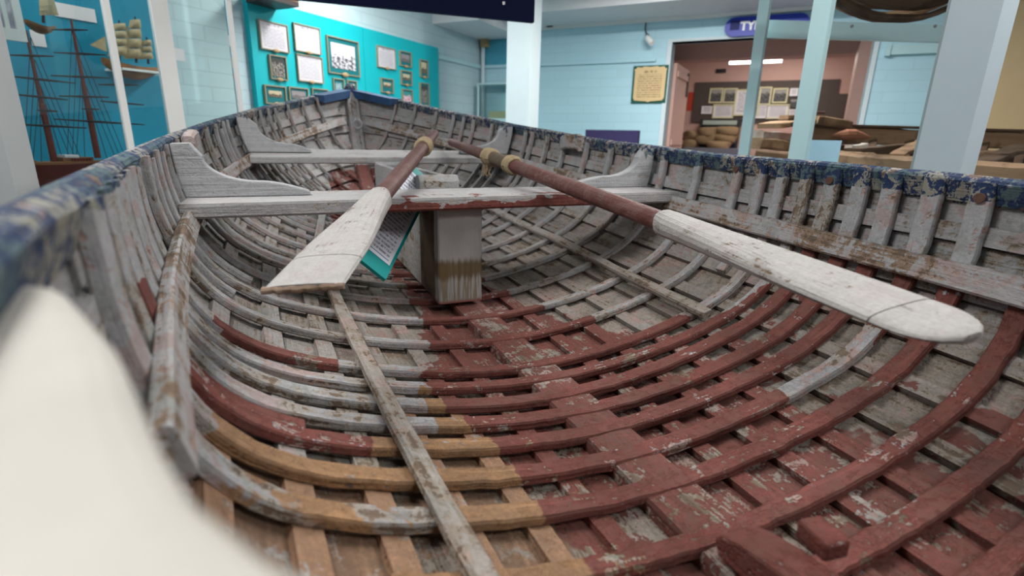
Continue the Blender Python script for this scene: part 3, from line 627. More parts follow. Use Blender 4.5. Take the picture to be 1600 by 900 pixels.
t2, c2, e2, n2 = rpost('wooden_post', 'pale blue wooden post, middle one of three on the right', 1268, 125, 2.25, 152, .034, .045, M['lightblue'])
q = pd(1283, 235, 2.35); t2.part('side_panel', MB().box(np.array([q[0], q[1], 0])+Z3*((.0+pd(1283, 219, 2.35)[2])/2), azd(120)*.075, azd(30)*.012, Z3*(pd(1283, 219, 2.35)[2]/2)), plain('sky_blue_board', (.33, .55, .68)))
t1, c1, e1, n1 = rpost('thin_post', 'thinnest pale blue post standing before the pink doorway', 1176, 145, 3.25, 150, .030, .03, M['lightblue'])
RO = pd(1186, 45, 3.25); RE = azd(112); RF = Fr(RO, RE, azd(202))
ra0, ra1, rz0, rz1 = rect(RF, 1186, 31, 1530, 57); zt_, zb_ = RF.at(1200, 32)[1], RF.at(1200, 59)[1]
t = Thing('top_rail', 'pale blue horizontal rail running behind the middle post', 'rail', RF.p((ra0+ra1)/2, zb_, 0))
mb = MB(); RF.box(mb, ra0, ra1, zb_, zt_, -.02, .02); t.part('bar', mb, M['lightblue'])
for x in (1331, 1461): a, z = RF.at(x, 41, .021); t.part('screw', MB().tube([RF.p(a, z, .018), RF.p(a, z, .025)], .009, 8), M['steel'])
single('beige_screen', MB().box(pd(1700, 150, 4.3)*[1, 1, 0]+Z3*(FLZ+CEIL)/2, azd(150)*.75, azd(60)*.03, Z3*(CEIL-FLZ)/2), M['beige'], 'plain beige partition at the right frame edge', 'partition', pd(1700, 150, 4.3)*[1, 1, 0]+Z3*FLZ)
# the wrecked boat
G0, G1 = pd(1296, 240, 3.3), pd(1640, 265, 1.9); K0, K1 = pd(1266, 197, 3.9), pd(1660, 209, 3.7)
t = Thing('wrecked_boat', 'weathered brown remains of an old boat behind the posts', 'boat', ((G0+G1+K0+K1)/4)*[1, 1, 0]+Z3*FLZ)
def timber(name, p0, p1, w, h, mat, seg=9, j=.10, sag=0.0, par=None, up=Z3):
    p0, p1 = np.asarray(p0, float), np.asarray(p1, float); d = nrm(p1-p0); sd = nrm(np.cross(d, up)); n = np.cross(sd, d)
    pts = [p0+(p1-p0)*i/(seg-1)-Z3*sag*math.sin(math.pi*i/(seg-1)) for i in range(seg)]
    return t.part(name, MB().sweep(pts, sd, n, w, h, .15, jit=j), mat, par)
M['wreckred'] = woodmat('timber_with_red_paint', (.32, .30, .26), (.50, .46, .40), dirt=(.28, .07, .04))
timber('gunwale', G0+Z3*.012, G1+Z3*.016, .11, .10, M['wreck'], 16); timber('gunwale', K0, K1, .07, .12, M['wreck'], 16)
timber('capping_plank', K0+Z3*.02, K1+Z3*.02, .12, .018, M['wreckdark'], 16)
for k in range(3):
    timber('plank', G0-Z3*(.085+.11*k), G1-Z3*(.085+.11*k), .025, .10, M['wreck']); timber('plank', K0-Z3*(.13+.11*k), K1-Z3*(.13+.11*k), .025, .10, M['wreckdark'])
timber('end_timber', pd(1181, 203, 3.5), pd(1240, 207, 3.6), .14, .06, M['wreckred'], 6, .15); timber('end_timber', pd(1182, 215, 3.48), pd(1238, 220, 3.55), .12, .07, M['wreck'], 6, .15)
timber('end_timber', pd(1182, 232, 3.45), pd(1300, 246, 3.3), .10, .08, M['wreck'], 6, .12)
timber('stem_post', pd(1200, 232, 3.6), pd(1200, 232, 3.6)*[1, 1, 0]+Z3*(FLZ+.3), .12, .10, M['wreckdark'], 5)
timber('loose_plank', pd(1204, 192, 3.7), pd(1264, 184, 3.85), .20, .035, M['wreck'], 7, .2); timber('loose_plank', pd(1226, 180, 3.8), pd(1268, 181, 3.85), .10, .03, M['wreck'], 6, .2)
timber('loose_plank', pd(1268, 180, 3.8), pd(1320, 190, 3.85), .16, .055, M['wreck'], 6, .2); timber('iron_strap', pd(1270, 174, 3.8), pd(1286, 174, 3.8), .05, .02, M['rust'], 4)
cl = MB(); cp = pd(1329, 209, 3.75); ce_ = nrm(K1-K0); cn_ = np.cross(ce_, Z3)
cl.loft([[cp+ce_*u*.13+cn_*.035*k*math.cos(a)+Z3*(.038*k*math.sin(a)-.02*abs(u)) for a in np.linspace(0, 2*math.pi, 10, endpoint=False)] for u, k in ((-1, .25), (-.6, .7), (-.2, 1), (.2, 1), (.6, .7), (1, .25))])
t.part('cleat', cl, woodmat('red_brown_cleat', (.22, .09, .05), (.34, .16, .10)))
for k in range(6):
    u = .12+.15*k; a_, b_ = G0+(G1-G0)*u, K0+(K1-K0)*u; m_ = (a_+b_)/2-Z3*.33
    timber('rib', a_-Z3*.02, m_, .05, .035, M['wreckdark'], 6, .15); timber('rib', b_-Z3*.06, m_, .05, .035, M['wreckdark'], 6, .15)
for k, (xa, ya, xb, yb, da, db) in enumerate(((1330, 232, 1420, 224, 3.2, 3.6), (1400, 240, 1445, 218, 3.0, 3.6), (1535, 250, 1600, 224, 2.4, 3.2), (1500, 238, 1620, 232, 2.9, 3.1), (1560, 240, 1640, 222, 2.6, 3.3))):
    timber('broken_board', pd(xa, ya, da), pd(xb, yb, db), .09, .02, M['wreck'] if k % 2 else M['wreckdark'], 7, .2)
timber('broken_board', pd(1325, 226, 3.3), pd(1352, 224, 3.3), .06, .035, M['wreckred'], 5, .3); timber('splinter', G0+Z3*.02, G0+(G1-G0)*.3+Z3*.02, .05, .02, M['wreck'], 10, .4)
timber('keel', (G0+K0)/2-Z3*.36, (G1+K1)/2-Z3*.36, .08, .10, M['wreckdark'])
for u in (.15, .8):
    m_ = (G0+K0)/2*(1-u)+(G1+K1)/2*u; m_ = m_*[1, 1, 0]; timber('cradle', m_+Z3*FLZ, m_+Z3*(G0[2]-.46), .4, .08, M['wreck'], 4, .0, up=azd(100))
# fragment of hull hung from the ceiling, top right
HO = pd(1400, 4, 2.5); HF = Fr(HO, azd(112), azd(202)); hz0 = HO[2]-.06
t = Thing('hanging_hull', 'dark broken hull planking hung from the ceiling, top right', 'boat', HF.p(0, hz0, 0))
for k in range(7):
    th0 = -1.25+k*.36; rings = []
    for i in range(13):
        u = -1+i/6; r = .30*(1-.62*max(0, abs(u)-.15)**1.6) if abs(u) > .15 else .30
        def hp(th, off=0.0): return HF.p(u*.42+.02*math.sin(k*3), hz0+.33+(.02*math.sin(k*1.7))-(r+off)*math.cos(th)*(1.05), (r+off)*math.sin(th))
        rings.append([hp(th0, 0), hp(th0+.17, .004), hp(th0+.33, 0), hp(th0+.33, .018), hp(th0+.17, .022), hp(th0, .018)])
    t.part('plank', MB().loft(rings, us=[i*.07 for i in range(13)]), M['wreck'] if k in (2, 5) else M['wreckdark'])
for a in (-.22, .22): t.part('strap', MB().tube([HF.p(a, hz0+.12, -.26), HF.p(a, CEIL, -.1)], .006, 6), M['spar']); t.part('strap', MB().tube([HF.p(a, hz0+.12, .26), HF.p(a, CEIL, .1)], .006, 6), M['spar'])

# ---------------------------------------------------------------- the rowing boat
D = dict(b0=.561062, b1=.716448, b2=.749892, b3=.569759, b4=.297992, L=4.031978, s0=.464724, s1=-.0206845, s2=.0170070, s3=.0021033,
         p0=.629491, p1=.475152, q0=.840632, q1=.870995, bp=4.915441, c1=-.0039354, c2=.096012, c3=-.044065, r0=.274778, r1=.0083814, r2=.0011743, r3=.0044002)
LB = D['L']
BC = np.polyfit(np.array([0, .25, .5, .75, .9, 1.0]), [D['b0'], D['b1'], D['b2'], D['b3'], D['b4'], .02], 5)
def beam(Y): return max(float(np.polyval(BC, Y/LB)), .012)
def zs(Y, side=-1):
    z = D['s0']+D['s1']*Y+D['s2']*Y**2+D['s3']*Y**3
    return z-(.014*math.exp(-max(Y-.3, -.1)/.16) if side > 0 else 0)
def zk(Y): return zs(Y)*min(max(Y/LB, 0), 1)**(D['bp']*2)
TH = np.linspace(0, math.pi/2*.9995, 60)
def half(Y, side):
    """half section at station Y: points keel->sheer, outward normals, arc length fraction"""
    u = Y/LB; p = D['p0']+D['p1']*u*u; q = D['q0']+D['q1']*u*u
    x = beam(Y)*np.sin(TH)**p*(1+(D['c1']+D['c3']*u)*np.sin(2*TH)**2); h = zs(Y, side)-zk(Y)
    z = zk(Y)+h*(1-np.cos(TH)**q)+h*D['c2']*np.sin(2*TH)*np.cos(2*TH)
    P = np.stack([side*x, np.full_like(x, Y), z], 1); g = np.concatenate([[0], np.cumsum(np.linalg.norm(np.diff(P, axis=0), axis=1))])
    return P, g
_c = {}
def sect(Y, side):
    k = (round(Y, 4), side)
    if k not in _c: _c[k] = half(Y, side)
    return _c[k]
def hullp(Y, side, gf):
    P, g = sect(Y, side); s = gf*g[-1]; p = np.array([np.interp(s, g, P[:, i]) for i in range(3)])
    e = .012; a = np.array([np.interp(max(s-e, 0), g, P[:, i]) for i in range(3)]); b = np.array([np.interp(min(s+e, g[-1]), g, P[:, i]) for i in range(3)])
    t_ = nrm(b-a); n = np.array([t_[2], 0, -t_[0]]) if side > 0 else np.array([-t_[2], 0, t_[0]])
    if side < 0: n = np.array([-abs(t_[2]), 0, -abs(t_[0])])
    else: n = np.array([abs(t_[2]), 0, -abs(t_[0])])
    return p, nrm(n)
def gf_at_z(Y, side, z):
    P, g = sect(Y, side); return float(np.interp(z, P[:, 2], g)/g[-1])
def gf_at_x(Y, side, x):
    P, g = sect(Y, side); return float(np.interp(x, np.abs(P[:, 0]), g)/g[-1])
broot = bpy.data.objects.new('rowing_boat', None); COL.objects.link(broot); broot.location = (0, 0, ZO)
tag(broot, 'old open wooden rowing boat with peeling grey and red paint filling the view', 'boat')
BOATREF[0] = broot
M['rib'] = paint('rib_paint', wear=.42)
M['plank'] = paint('plank_paint', top=(.265, .236, .208), under=(.245, .215, .18), under2=(.27, .18, .16), wear=.40, flake=.455, dirt=.6, tan=(.20, .118, .072))
M['batten'] = paint('batten_paint', top=(.275, .25, .23), under=(.25, .225, .19), under2=(.29, .19, .17), wear=.41, flake=.44, dirt=.45, tan=(.30, .175, .105))
M['thwart'] = paint('thwart_paint', pink=0.12, top=(.40, .375, .355), under=(.37, .33, .29), wear=.36, dirt=.3)
M['riser'] = paint('riser_paint', top=(.34, .305, .28), under=(.24, .17, .12), under2=(.34, .25, .21), wear=.465, dirt=.3)
M['stringer'] = paint('stringer_paint', top=(.33, .305, .28), under=(.27, .23, .19), under2=(.33, .25, .21), wear=.42, dirt=.3)
M['knee'] = paint('knee_paint', pink=0.12, top=(.385, .40, .42), wear=.33, dirt=.25)
M['rail'] = paint('rail_paint', top=(.26, .28, .33), wear=.44)
M['bowblue'] = woodmat('deep_blue_paint', (.014, .045, .125), (.035, .085, .18), (3, 60, 1), .55, dirt=(.02, .03, .06))
M['casep'] = paint('case_paint', pink=0.12, top=(.30, .295, .29), wear=.40, grain=30)
M['quarter'] = plain('quarter_knee_white', (.47, .455, .42), .5, .12, 18, bump=.2)
def sm(x, a, b): t_ = min(max((x-a)/(b-a), 0), 1); return t_*t_*(3-2*t_)
def clean(x, y, z):
    return max(sm(z, .12, .26), sm(y, 1.5, 2.6), sm(-x, .40, .55)*.6)
def fields(x, y, z, kind, rnd, ov=None):
    """where the red, tan and blue coats were brushed"""
    side = 1 if x > 0 else -1; shd = zs(y, side)-z
    # red bottom paint
    xr = np.interp(y, [0, .80, .87, .95, 1.1, 1.3, 1.5, 1.9, 2.5, 2.9, 3.3, 3.6], [.75, .75, .48, .40, .26, .19, .14, .12, .22, .22, .20, .20])
    xl = np.interp(y, [0, .38, .45, .65, .9, 1.1, 1.5, 2.0, 2.7, 3.2], [-.18, -.20, -.21, -.22, -.27, -.19, -.16, -.16, -.30, -.24])
    fr = sm(x, xl-.05, xl+.05)*(1-sm(x, xr-.06, xr+.06))
    fr *= 1-sm(z, .25, .30)
    if kind in ('plank', 'batten'):
        lim = np.interp(y, [0, .5, .8, 1.2, 1.6], [.34, .32, .26, .22, .16])
        fr = fr*(1-(.85 if kind == 'plank' else .6)*sm(x, lim-.12, lim+.20))
    ft = sm(y, .05, .1)*(1-sm(y, .78, .92))*(1-sm(x, -.14, -.04))*(1-.9*sm(-x-.38-max(0, .625-y)*4, -.03, .03))*(1-sm(z, .16, .25))*(.86 if kind == 'rib' else (.80 if kind == 'batten' else .64))
    # blue band below the rail
    bl = np.interp(y, [0, 1.2, 1.8, 2.4, 2.9, 3.5, 4], [.048, .042, .034, .024, .015, .02, .04]) if side > 0 else np.interp(y, [0, .5, 1.2, 2.5, 3.6, 4], [.03, .02, .008, .006, .008, .04])
    fb = (1-sm(shd, bl-.014, bl+.014))*(.74 if side > 0 else .66)
    if kind == 'rib':
        fr += (rnd-.5)*.25 if .05 < fr < .95 else 0
    if ov: fr, ft, fb = ov(x, y, z, fr, ft, fb)
    return fr, ft, fb
def bpart(name, mb, mat, kind='plank', parent=None, smooth=False, label=None, ov=None):
    me = mb.mesh(name, (0, 0, 0), smooth); rnd = random.random()
    A = np.array([fields(v[0], v[1], v[2], kind, rnd, ov) for v in mb.v], dtype=np.float32)
    A = np.concatenate([A, np.array([[clean(*v)] for v in mb.v], dtype=np.float32)], 1)
    for i, n in enumerate(('fr', 'ft', 'fb', 'fg')):
        at = me.attributes.new(n, 'FLOAT', 'POINT'); at.data.foreach_set('value', A[:, i])
    o = link(name, me, mat, parent or broot)
    if label: o['label'] = label
    return o
NB = lambda x, y, z, fr, ft, fb: (0., 0., 0.)
RT, BT, PT = .016, .012, .012       # rib, batten, plank thickness
NS = 9                               # strakes a side
GF = [.035+(1-.035)*i/NS for i in range(NS+1)]
YS = list(np.linspace(-.22, 3.2, 58))+list(np.linspace(3.26, LB-.02, 16))
def strip(side, g0, g1, off, th, name, mat, y0=-.22, y1=9, nsub=3, jit=0.0, kind='plank'):
    rings = []; us = []
    for Y in YS:
        if Y < y0 or Y > y1: continue
        inn, out = [], []
        for k in range(nsub):
            gg = g0+(g1-g0)*k/(nsub-1); p, n = hullp(Y, side, gline(gg, Y, side)); jn = jit*random.uniform(-1, 1)
            inn.append(p+n*(off+jn)); out.append(p+n*(off+th))
        rings.append(inn+out[::-1]); us.append(Y)
    return bpart(name, MB().loft(rings, us=us), mat, kind)
HWB = .0185
YB0 = 2.9
def gline(gf, Y, side):
    # forward of YB0 the strakes follow the sheer and run out on the stem instead of all meeting at its head
    if Y <= YB0 or gf >= 1: return min(gf, 1)
    P, g = sect(YB0, side); z0 = float(np.interp(gf*g[-1], g, P[:, 2])); z = z0+(zs(Y)-zs(YB0))*gf**.8
    if z <= zk(Y): return 0.0
    return gf_at_z(Y, side, z)
def plank(side, k):
    rings = []; us = []
    for Y in YS:
        g = sect(Y, side)[1][-1]; gw = float(np.interp(Y, [2.0, 3.0], [.0035, .009]))/sect(min(Y, YB0), side)[1][-1]; g0, g1 = GF[k]-.004, GF[k+1]+.004; ge = GF[k+1]-HWB if k < NS-1 else 1.02
        seq = [(g0, 0), (g0+(ge-gw-g0)*.5, 0), (ge-gw, 0), (ge-gw, .010), (ge, .010), (ge, 0), (g1, 0)] if k < NS-1 else [(g0, 0), (g0+(g1-g0)*.33, 0), (g0+(g1-g0)*.66, 0), (g1, 0)]
        inn, out = [], []
        for gg, dp in seq: p, n = hullp(Y, side, gline(gg, Y, side)); inn.append(p+n*(RT+BT+dp*(.6 if Y < 2 else 1)+.0006*random.uniform(-1, 1)))
        for gg in (g1, g0): p, n = hullp(Y, side, gline(gg, Y, side)); out.append(p+n*(RT+BT+PT+.004))
        rings.append(inn+out); us.append(Y)
    return bpart('plank', MB().loft(rings, us=us), M['plank'])
for side in (-1, 1):
    for k in range(NS): plank(side, k)
    for k in range(1, NS): strip(side, GF[k]-HWB, GF[k]+HWB, RT, BT, 'seam_batten', M['batten'], y1=3.93, jit=.0006, kind='batten')
# keelson
mb = MB(); yk = [y for y in np.linspace(-.2, 3.75, 60)]; pts = [(0, y, zk(y)-.002) for y in yk]
nn = []
for i in range(len(pts)):
    d_ = nrm(np.subtract(pts[min(i+1, len(pts)-1)], pts[max(i-1, 0)])); nn.append(np.cross((1, 0, 0), d_))
mb.sweep(pts, np.array([1., 0, 0]), np.array(nn), .10, .03, .15); bpart('keelson', mb, M['plank'], 'batten')
# keel below, stem inside and outside
mb = MB(); mb.aabox(-.02, .02, -.22, 3.3, -.11, -.034); bpart('keel', mb, M['plank'], ov=NB)
sy = list(np.linspace(3.30, LB-.004, 26)); pts = [(0, y, zk(y)) for y in sy]+[(0, LB+.004, zs(LB)+.012)]; nn = []
for i in range(len(pts)):
    d_ = nrm(np.subtract(pts[min(i+1, len(pts)-1)], pts[max(i-1, 0)])); nn.append(np.cross((1, 0, 0), d_))
pts = [np.asarray(p)+np.asarray(n)*.028 for p, n in zip(pts, nn)]
mb = MB().sweep(pts, np.array([1., 0, 0]), np.array(nn), [.092]*len(pts), .10, .12)
bpart('stem', mb, M['rib'], 'batten', ov=lambda x, y, z, fr, ft, fb: ((1.0 if (z < .30) else .0), 0., fb))
mb = MB().tube([(0, LB+.04, zs(LB)-.03), (0, LB+.04, zs(LB)+.035), (0, LB+.04, zs(LB)+.05)], [.034, .034, .02], 12); bpart('stem_head', mb, M['rail'], ov=lambda *a: (0., 0., 1.0))
# ring bolt on the stem
yr = pY(555, 194, LB-.24); mb = MB(); c = np.array([0, yr[1], yr[2]])
mb.tube([c+np.array([.028*math.cos(a), -.018, .028*math.sin(a)]) for a in np.linspace(0, 2*math.pi, 17)], .007, 6, caps=False); rb = bpart('ring_bolt', mb, M['knee'], ov=NB, smooth=True)
mb = MB().tube([c+np.array([0, .03, .03]), c+np.array([0, -.02, .03])], .014, 10); bpart('eye', mb, M['knee'], parent=rb, ov=NB)
# ribs
RIBY = [-.10, .0, .07, .165, .258, .350, .463, .551, .635, .708, .786, .858, .936, 1.110, 1.288, 1.475, 1.667, 1.830, 2.013, 2.195, 2.345, 2.474, 2.535, 2.69, 2.77, 2.85, 3.02, 3.12, 3.21, 3.37, 3.55, 3.712]
def rib(Y, g0=-1.0, g1=1.0, wd=.031, nseg=64, ov=None, dy=0.0, name='rib', th=RT, lift=0.0):
    pts, nor = [], []; ph = random.uniform(0, 6)
    for i in range(nseg+1):
        gsg = g0+(g1-g0)*i/nseg; side = 1 if gsg >= 0 else -1; yy = Y+.0035*math.sin(ph+gsg*5)+dy
        p, n = hullp(round(yy, 4), side, min(abs(gsg), 1)); 
        if abs(gsg) < .05: n = nrm(np.array([n[0]*abs(gsg)/.05, 0, n[2]]))
        pts.append(p-n*lift); nor.append(-n)
    return bpart(name, MB().sweep(pts, np.array([0, 1., 0]), np.array(nor), wd*random.uniform(.93, 1.08), th, .2, jit=.06), M['rib'], 'rib', ov=ov)
def ov_C(x, y, z, fr, ft, fb): return (1.0 if -.66 < x < -.43 else fr, .9 if -.43 < x < -.2 else ft, fb)
def ov_9(x, y, z, fr, ft, fb): return (1.0 if -.63 < x < -.43 else fr, ft if x > -.4 else 0, fb)
def ov_B(x, y, z, fr, ft, fb): return (0.0 if .33 < x < .56 else fr, ft, fb)
def ov_A(x, y, z, fr, ft, fb): return (fr, ft*.66, fb)
def ov_7(x, y, z, fr, ft, fb): return (fr, 0.0 if x < -.30 else ft, fb)
OV = {.463: ov_A, .635: ov_C, .936: ov_9, .551: ov_B, .708: ov_7, .786: ov_7, .858: ov_7}
for Y in RIBY:
    wd = .036 if Y < 1.0 else (.031 if Y < 2.4 else .027)
    rib(Y, (-.995 if (Y > .4 or Y < -.05) else (-.50 if Y > .3 else -.08)), .995, wd, 72 if Y < 2 else 48, OV.get(Y))
rib(1.013, .66, .995, .032, 20); rib(1.74, -.95, -.45, .024, 24, name='sister_rib'); rib(.668, -.86, -.55, .03, 24, ov=ov_C, name='sister_rib', lift=-.004)
rib(2.42, -.97, -.3, .024, 24, name='sister_rib'); rib(2.93, -.97, -.25, .022, 24, name='sister_rib'); rib(1.38, -.985, -.62, .026, 18, name='sister_rib'); rib(1.20, -.985, -.66, .026, 18, name='sister_rib')
# risers under the thwarts
def along(side, zf, y0, y1, w, h, name, mat, n=44, inn=.0, ov=NB, ch=.18, jit=.04):
    pts, sd, nor = [], [], []
    for i in range(n+1):
        Y = y0+(y1-y0)*i/n; p, nn_ = hullp(Y, side, gf_at_z(Y, side, zf(Y)) if callable(zf) else zf); pts.append(p-nn_*(inn+h)); nor.append(-nn_); sd.append(np.cross(-nn_, (0, 1, 0)))
    return bpart(name, MB().sweep(pts, np.array(sd), np.array(nor), w, h, ch, jit=jit), mat, 'batten', ov=ov)
RZ = lambda Y: D['r0']+D['r1']*Y+D['r2']*Y**2+D['r3']*Y**3
along(1, RZ, -.05, 3.85, .050, .022, 'riser', M['riser']); along(-1, RZ, .33, 3.85, .046, .020, 'riser', M['riser'])
# bilge stringers
def strg(side, tab, y0, y1, w, h, n=40):
    pts, sd, nor = [], [], []
    for i in range(n+1):
        Y = y0+(y1-y0)*i/n; x = float(np.interp(Y, [a for a, b in tab], [b for a, b in tab])); p, nn_ = hullp(Y, side, gf_at_x(Y, side, x)); pts.append(p-nn_*h); nor.append(-nn_); sd.append(np.cross(-nn_, (0, 1, 0)))
    bpart('bilge_stringer', MB().sweep(pts, np.array(sd), np.array(nor), w, h, .25, jit=.05), M['stringer'], 'batten', ov=NB)
strg(-1, [(.2, .335), (.35, .35), (.74, .372), (1.36, .40), (2.0, .41), (2.8, .33)], .20, 2.9, .034, .018)
strg(1, [(.8, .455), (1.2, .475), (1.75, .50), (2.4, .47), (2.8, .40)], .875, 2.75, .034, .018)
# rails: outer gunwale, thin inner edge
for side in (-1, 1):
    rings = []; us = []
    for Y in np.linspace(-.22, LB-.015, 70):
        p, n = hullp(Y, side, 1.0); zt2 = zs(Y, side)-.003; x0 = p[0]+side*(.006); x1 = p[0]+side*.036
        w0 = .004*math.sin(Y*9)+.0025*random.uniform(-1, 1)
        rings.append([(x0, Y, zt2-.002+w0*.5), (x0+side*.004, Y, zt2+.004+w0*.5), ((x0+x1)/2, Y, zt2+.009+w0*.3), (x1-side*.006, Y, zt2+.004), (x1, Y, zt2-.006), (x1, Y, zt2-.040), (x0+side*.012, Y, zt2-.042)]); us.append(Y)
    bpart('gunwale_rail', MB().loft(rings, us=us), M['rail'], ov=lambda x, y, z, fr, ft, fb: (0., 0., .62))
    # breasthook arms closing the bow
    rings = []; us = []
    for Y in np.linspace(3.70, LB-.01, 10):
        p, n = hullp(Y, side, 1.0); zt2 = zs(Y)+.010; x0 = side*max(abs(p[0])-.045, .0); x1 = p[0]+side*.038; rings.append([(x0, Y, zt2), (x1, Y, zt2), (x1, Y, zt2-.015), (x0, Y, zt2-.048)]); us.append(Y)
    bpart('breasthook_arm', MB().loft(rings, us=us), M['bowblue'], ov=lambda *a: (0., 0., 1.1))
# rowlock pads and bolts
def pad(side, Y, ly, drop):
    p, n = hullp(Y, side, .985); q_ = np.array([p[0], Y, zs(Y, side)]); mb = MB(); seg = []
    pts = [q_+np.array([-side*.016, (i/6-.5)*ly, .012-.010*abs(i/3-1)**3]) for i in range(7)]
    mb.sweep(pts, np.array([1., 0, 0]), Z3, .034, drop, .2, jit=.12); return bpart('rowlock_pad', mb, M['riser'], ov=lambda x, y, z, fr, ft, fb: (0, 0, fb*.6))
pad(1, 2.10, .16, .065); pad(-1, 1.78, .15, .085)
for Y in (.463, .786, 1.110, .258):
    p, n = hullp(Y, 1, .965); bpart('bolt', MB().tube([p-n*.0, p-n*.005], .009, 10), M['rust'], ov=NB)
# thwarts
def thwart(Y0, W, z0, z1, h, mat, ov, w=None, nseg=24):
    xl = float(np.interp(min(z0, z1), sect(Y0+W/2, 1)[0][:, 2], sect(Y0+W/2, 1)[0][:, 0]))-.004 if w is None else w
    dn = nrm((0, W, z1-z0)); up = np.cross((1, 0, 0), dn); pts = [np.array([-xl+2*xl*i/nseg, Y0+W/2, (z0+z1)/2]) for i in range(nseg+1)]
    return bpart('thwart', MB().sweep(pts, dn, up, W, h, .16, jit=.012), mat, 'batten', ov=ov)
YT1, W1, ZT1 = 1.352, .257, .3405
def ov_t1(x, y, z, fr, ft, fb): return ((1.0 if (y < YT1+.012 and z < ZT1-.008 and -.33 < x < .42) else (.47 if (y < YT1+.05 and -.2 < x < .4) else 0.)), 0., 0.)
th1 = thwart(YT1, W1, ZT1, ZT1, .036, M['thwart'], ov_t1, nseg=60)
YT2, W2, ZT2a, ZT2b = 2.53, .235, .398, .428
th2 = thwart(YT2, W2, ZT2a, ZT2b, .03, M['thwart'], NB)
# thwart knees: profile in the x-z plane
def knee(side, Y, zt_, reach, thk=.036):
    xw = lambda z: float(np.interp(z, sect(Y, 1)[0][:, 2], sect(Y, 1)[0][:, 0]))-.002
    ztop = zs(Y, side)-.004; x0 = xw(zt_+.01); pr = []
    n = 18
    for i in range(8): z = zt_+(ztop-zt_)*i/7; pr.append((xw(z), z))
    pr.append((xw(ztop)-.042, ztop+.002))
    hh = ztop-zt_
    for i in range(n+1):
        a = i/n; ang = a*math.pi/2; cx = x0-.055-.19; cz = zt_+.042+hh*.72   # concave sweep
        pr.append((x0-.050-.13*(1-math.cos(ang)), zt_+.040+(hh-.070)*(1-math.sin(ang))))
    xe, ze = pr[-1]
    for i in range(1, 9): a = i/8; pr.append((xe+(x0-reach-xe)*a, ze-(ze-zt_-.012)*a**1.6))
    pr.append((x0-reach, zt_))
    mb = MB().prism([(side*x, Y-thk/2, z) for x, z in pr], (0, thk, 0))
    o = bpart('thwart_knee', mb, M['knee'], 'batten', ov=lambda x, y, z, fr, ft, fb: (0, 0, fb if z > ztop-.03 else 0)); b = o.modifiers.new('soft_edges', 'BEVEL'); b.width = .004; b.segments = 2; b.limit_method = 'ANGLE'; b.angle_limit = .7; o.data.materials[0] = M['knee']
    return o
import bmesh
def weld(o):
    b = bmesh.new(); b.from_mesh(o.data); bmesh.ops.remove_doubles(b, verts=b.verts, dist=1e-5); bmesh.ops.recalc_face_normals(b, faces=b.faces); b.to_mesh(o.data); b.free()
for sd_, Y_, z_, rc in ((-1, 1.500, ZT1, .30), (1, 1.545, ZT1, .32), (-1, 2.655, .415, .27), (1, 2.655, .415, .27)): weld(knee(sd_, Y_, z_, rc))
# centreboard case between the thwarts
cs = bpy.data.objects.new('centreboard_case', None); COL.objects.link(cs); cs.parent = broot
XC = -.030
def ov_case(x, y, z, fr, ft, fb): return (.0, 0., 0.)
mb = MB(); mb.sweep([(XC, 1.40, z) for z in np.linspace(.012, .302, 10)], np.array([1., 0, 0]), np.array([0, -1., 0]), .138, .05, .08, jit=.01)
M['post'] = (lambda: None)
tp = NT('case_post_paint'); tco = tp.N('TexCoord'); tco.object = broot; P_ = tco.outputs['Object']; zz_ = tp.N('SeparateXYZ', Vector=P_).outputs[2]; Ug = tp.noise(tp.mapv(P_, (90, 20, 4)), 1., 5); nn1 = tp.noise(P_, 14, 5)
cA = tp.mix(nn1, (.24, .235, .235), (.37, .365, .36)); cA = tp.mix(tp.step(Ug, .33, .05), tuple(x*.5 for x in (.25, .24, .23)), cA)
band = tp.math('SUBTRACT', .135, zz_); k1 = tp.step(tp.math('ADD', band, tp.math('MULTIPLY', tp.math('SUBTRACT', Ug, .5), .10)), .0, .01)
k2 = tp.step(tp.math('ADD', tp.math('SUBTRACT', .028, tp.math('ABSOLUTE', tp.math('SUBTRACT', zz_, .118))), tp.math('MULTIPLY', tp.math('SUBTRACT', Ug, .5), .045)), .0, .012)
cA = tp.mix(tp.math('MULTIPLY', tp.math('MULTIPLY', k1, tp.step(Ug, .5, .05)), .75), cA, (.16, .12, .06)); cA = tp.mix(tp.math('MULTIPLY', k2, .85), cA, (.10, .062, .02)); cA = tp.mix(tp.step(tp.math('SUBTRACT', .045, tp.math('ADD', zz_, tp.math('MULTIPLY', Ug, .03))), .012, .008), cA, (.20, .05, .04))
tp.bump(Ug, .5, .003); M['post'] = tp.fin(cA, .7)
bpart('end_post', mb, M['post'], parent=cs, ov=NB)
for x0 in (XC-.062, XC+.040):
    mb = MB(); mb.sweep([(x0+.011, y, .372+(.03 if y > 1.7 else 0)*0) for y in np.linspace(1.64, 2.52, 16)], np.array([1., 0, 0]), Z3, .030, .36, .05, jit=.01); bpart('side_board', mb, M['casep'], parent=cs, ov=ov_case)
    mb = MB(); mb.sweep([(x0+.011, y, .300) for y in np.linspace(1.44, 1.64, 6)], np.array([1., 0, 0]), Z3, .028, .29, .05); bpart('side_board', mb, M['wreckdark'], parent=cs, ov=ov_case)  # shade on the case sides put into the colour: dark timber for lower boards
for yy, ll in ((1.655, .07), (2.50, .04)):
    mb = MB(); mb.sweep([(XC-.066+.132*i/6, yy, .380) for i in range(7)], np.array([0, 1., 0]), Z3, ll, .06, .3, jit=.05); bpart('cap_block', mb, M['casep'], parent=cs, ov=NB)
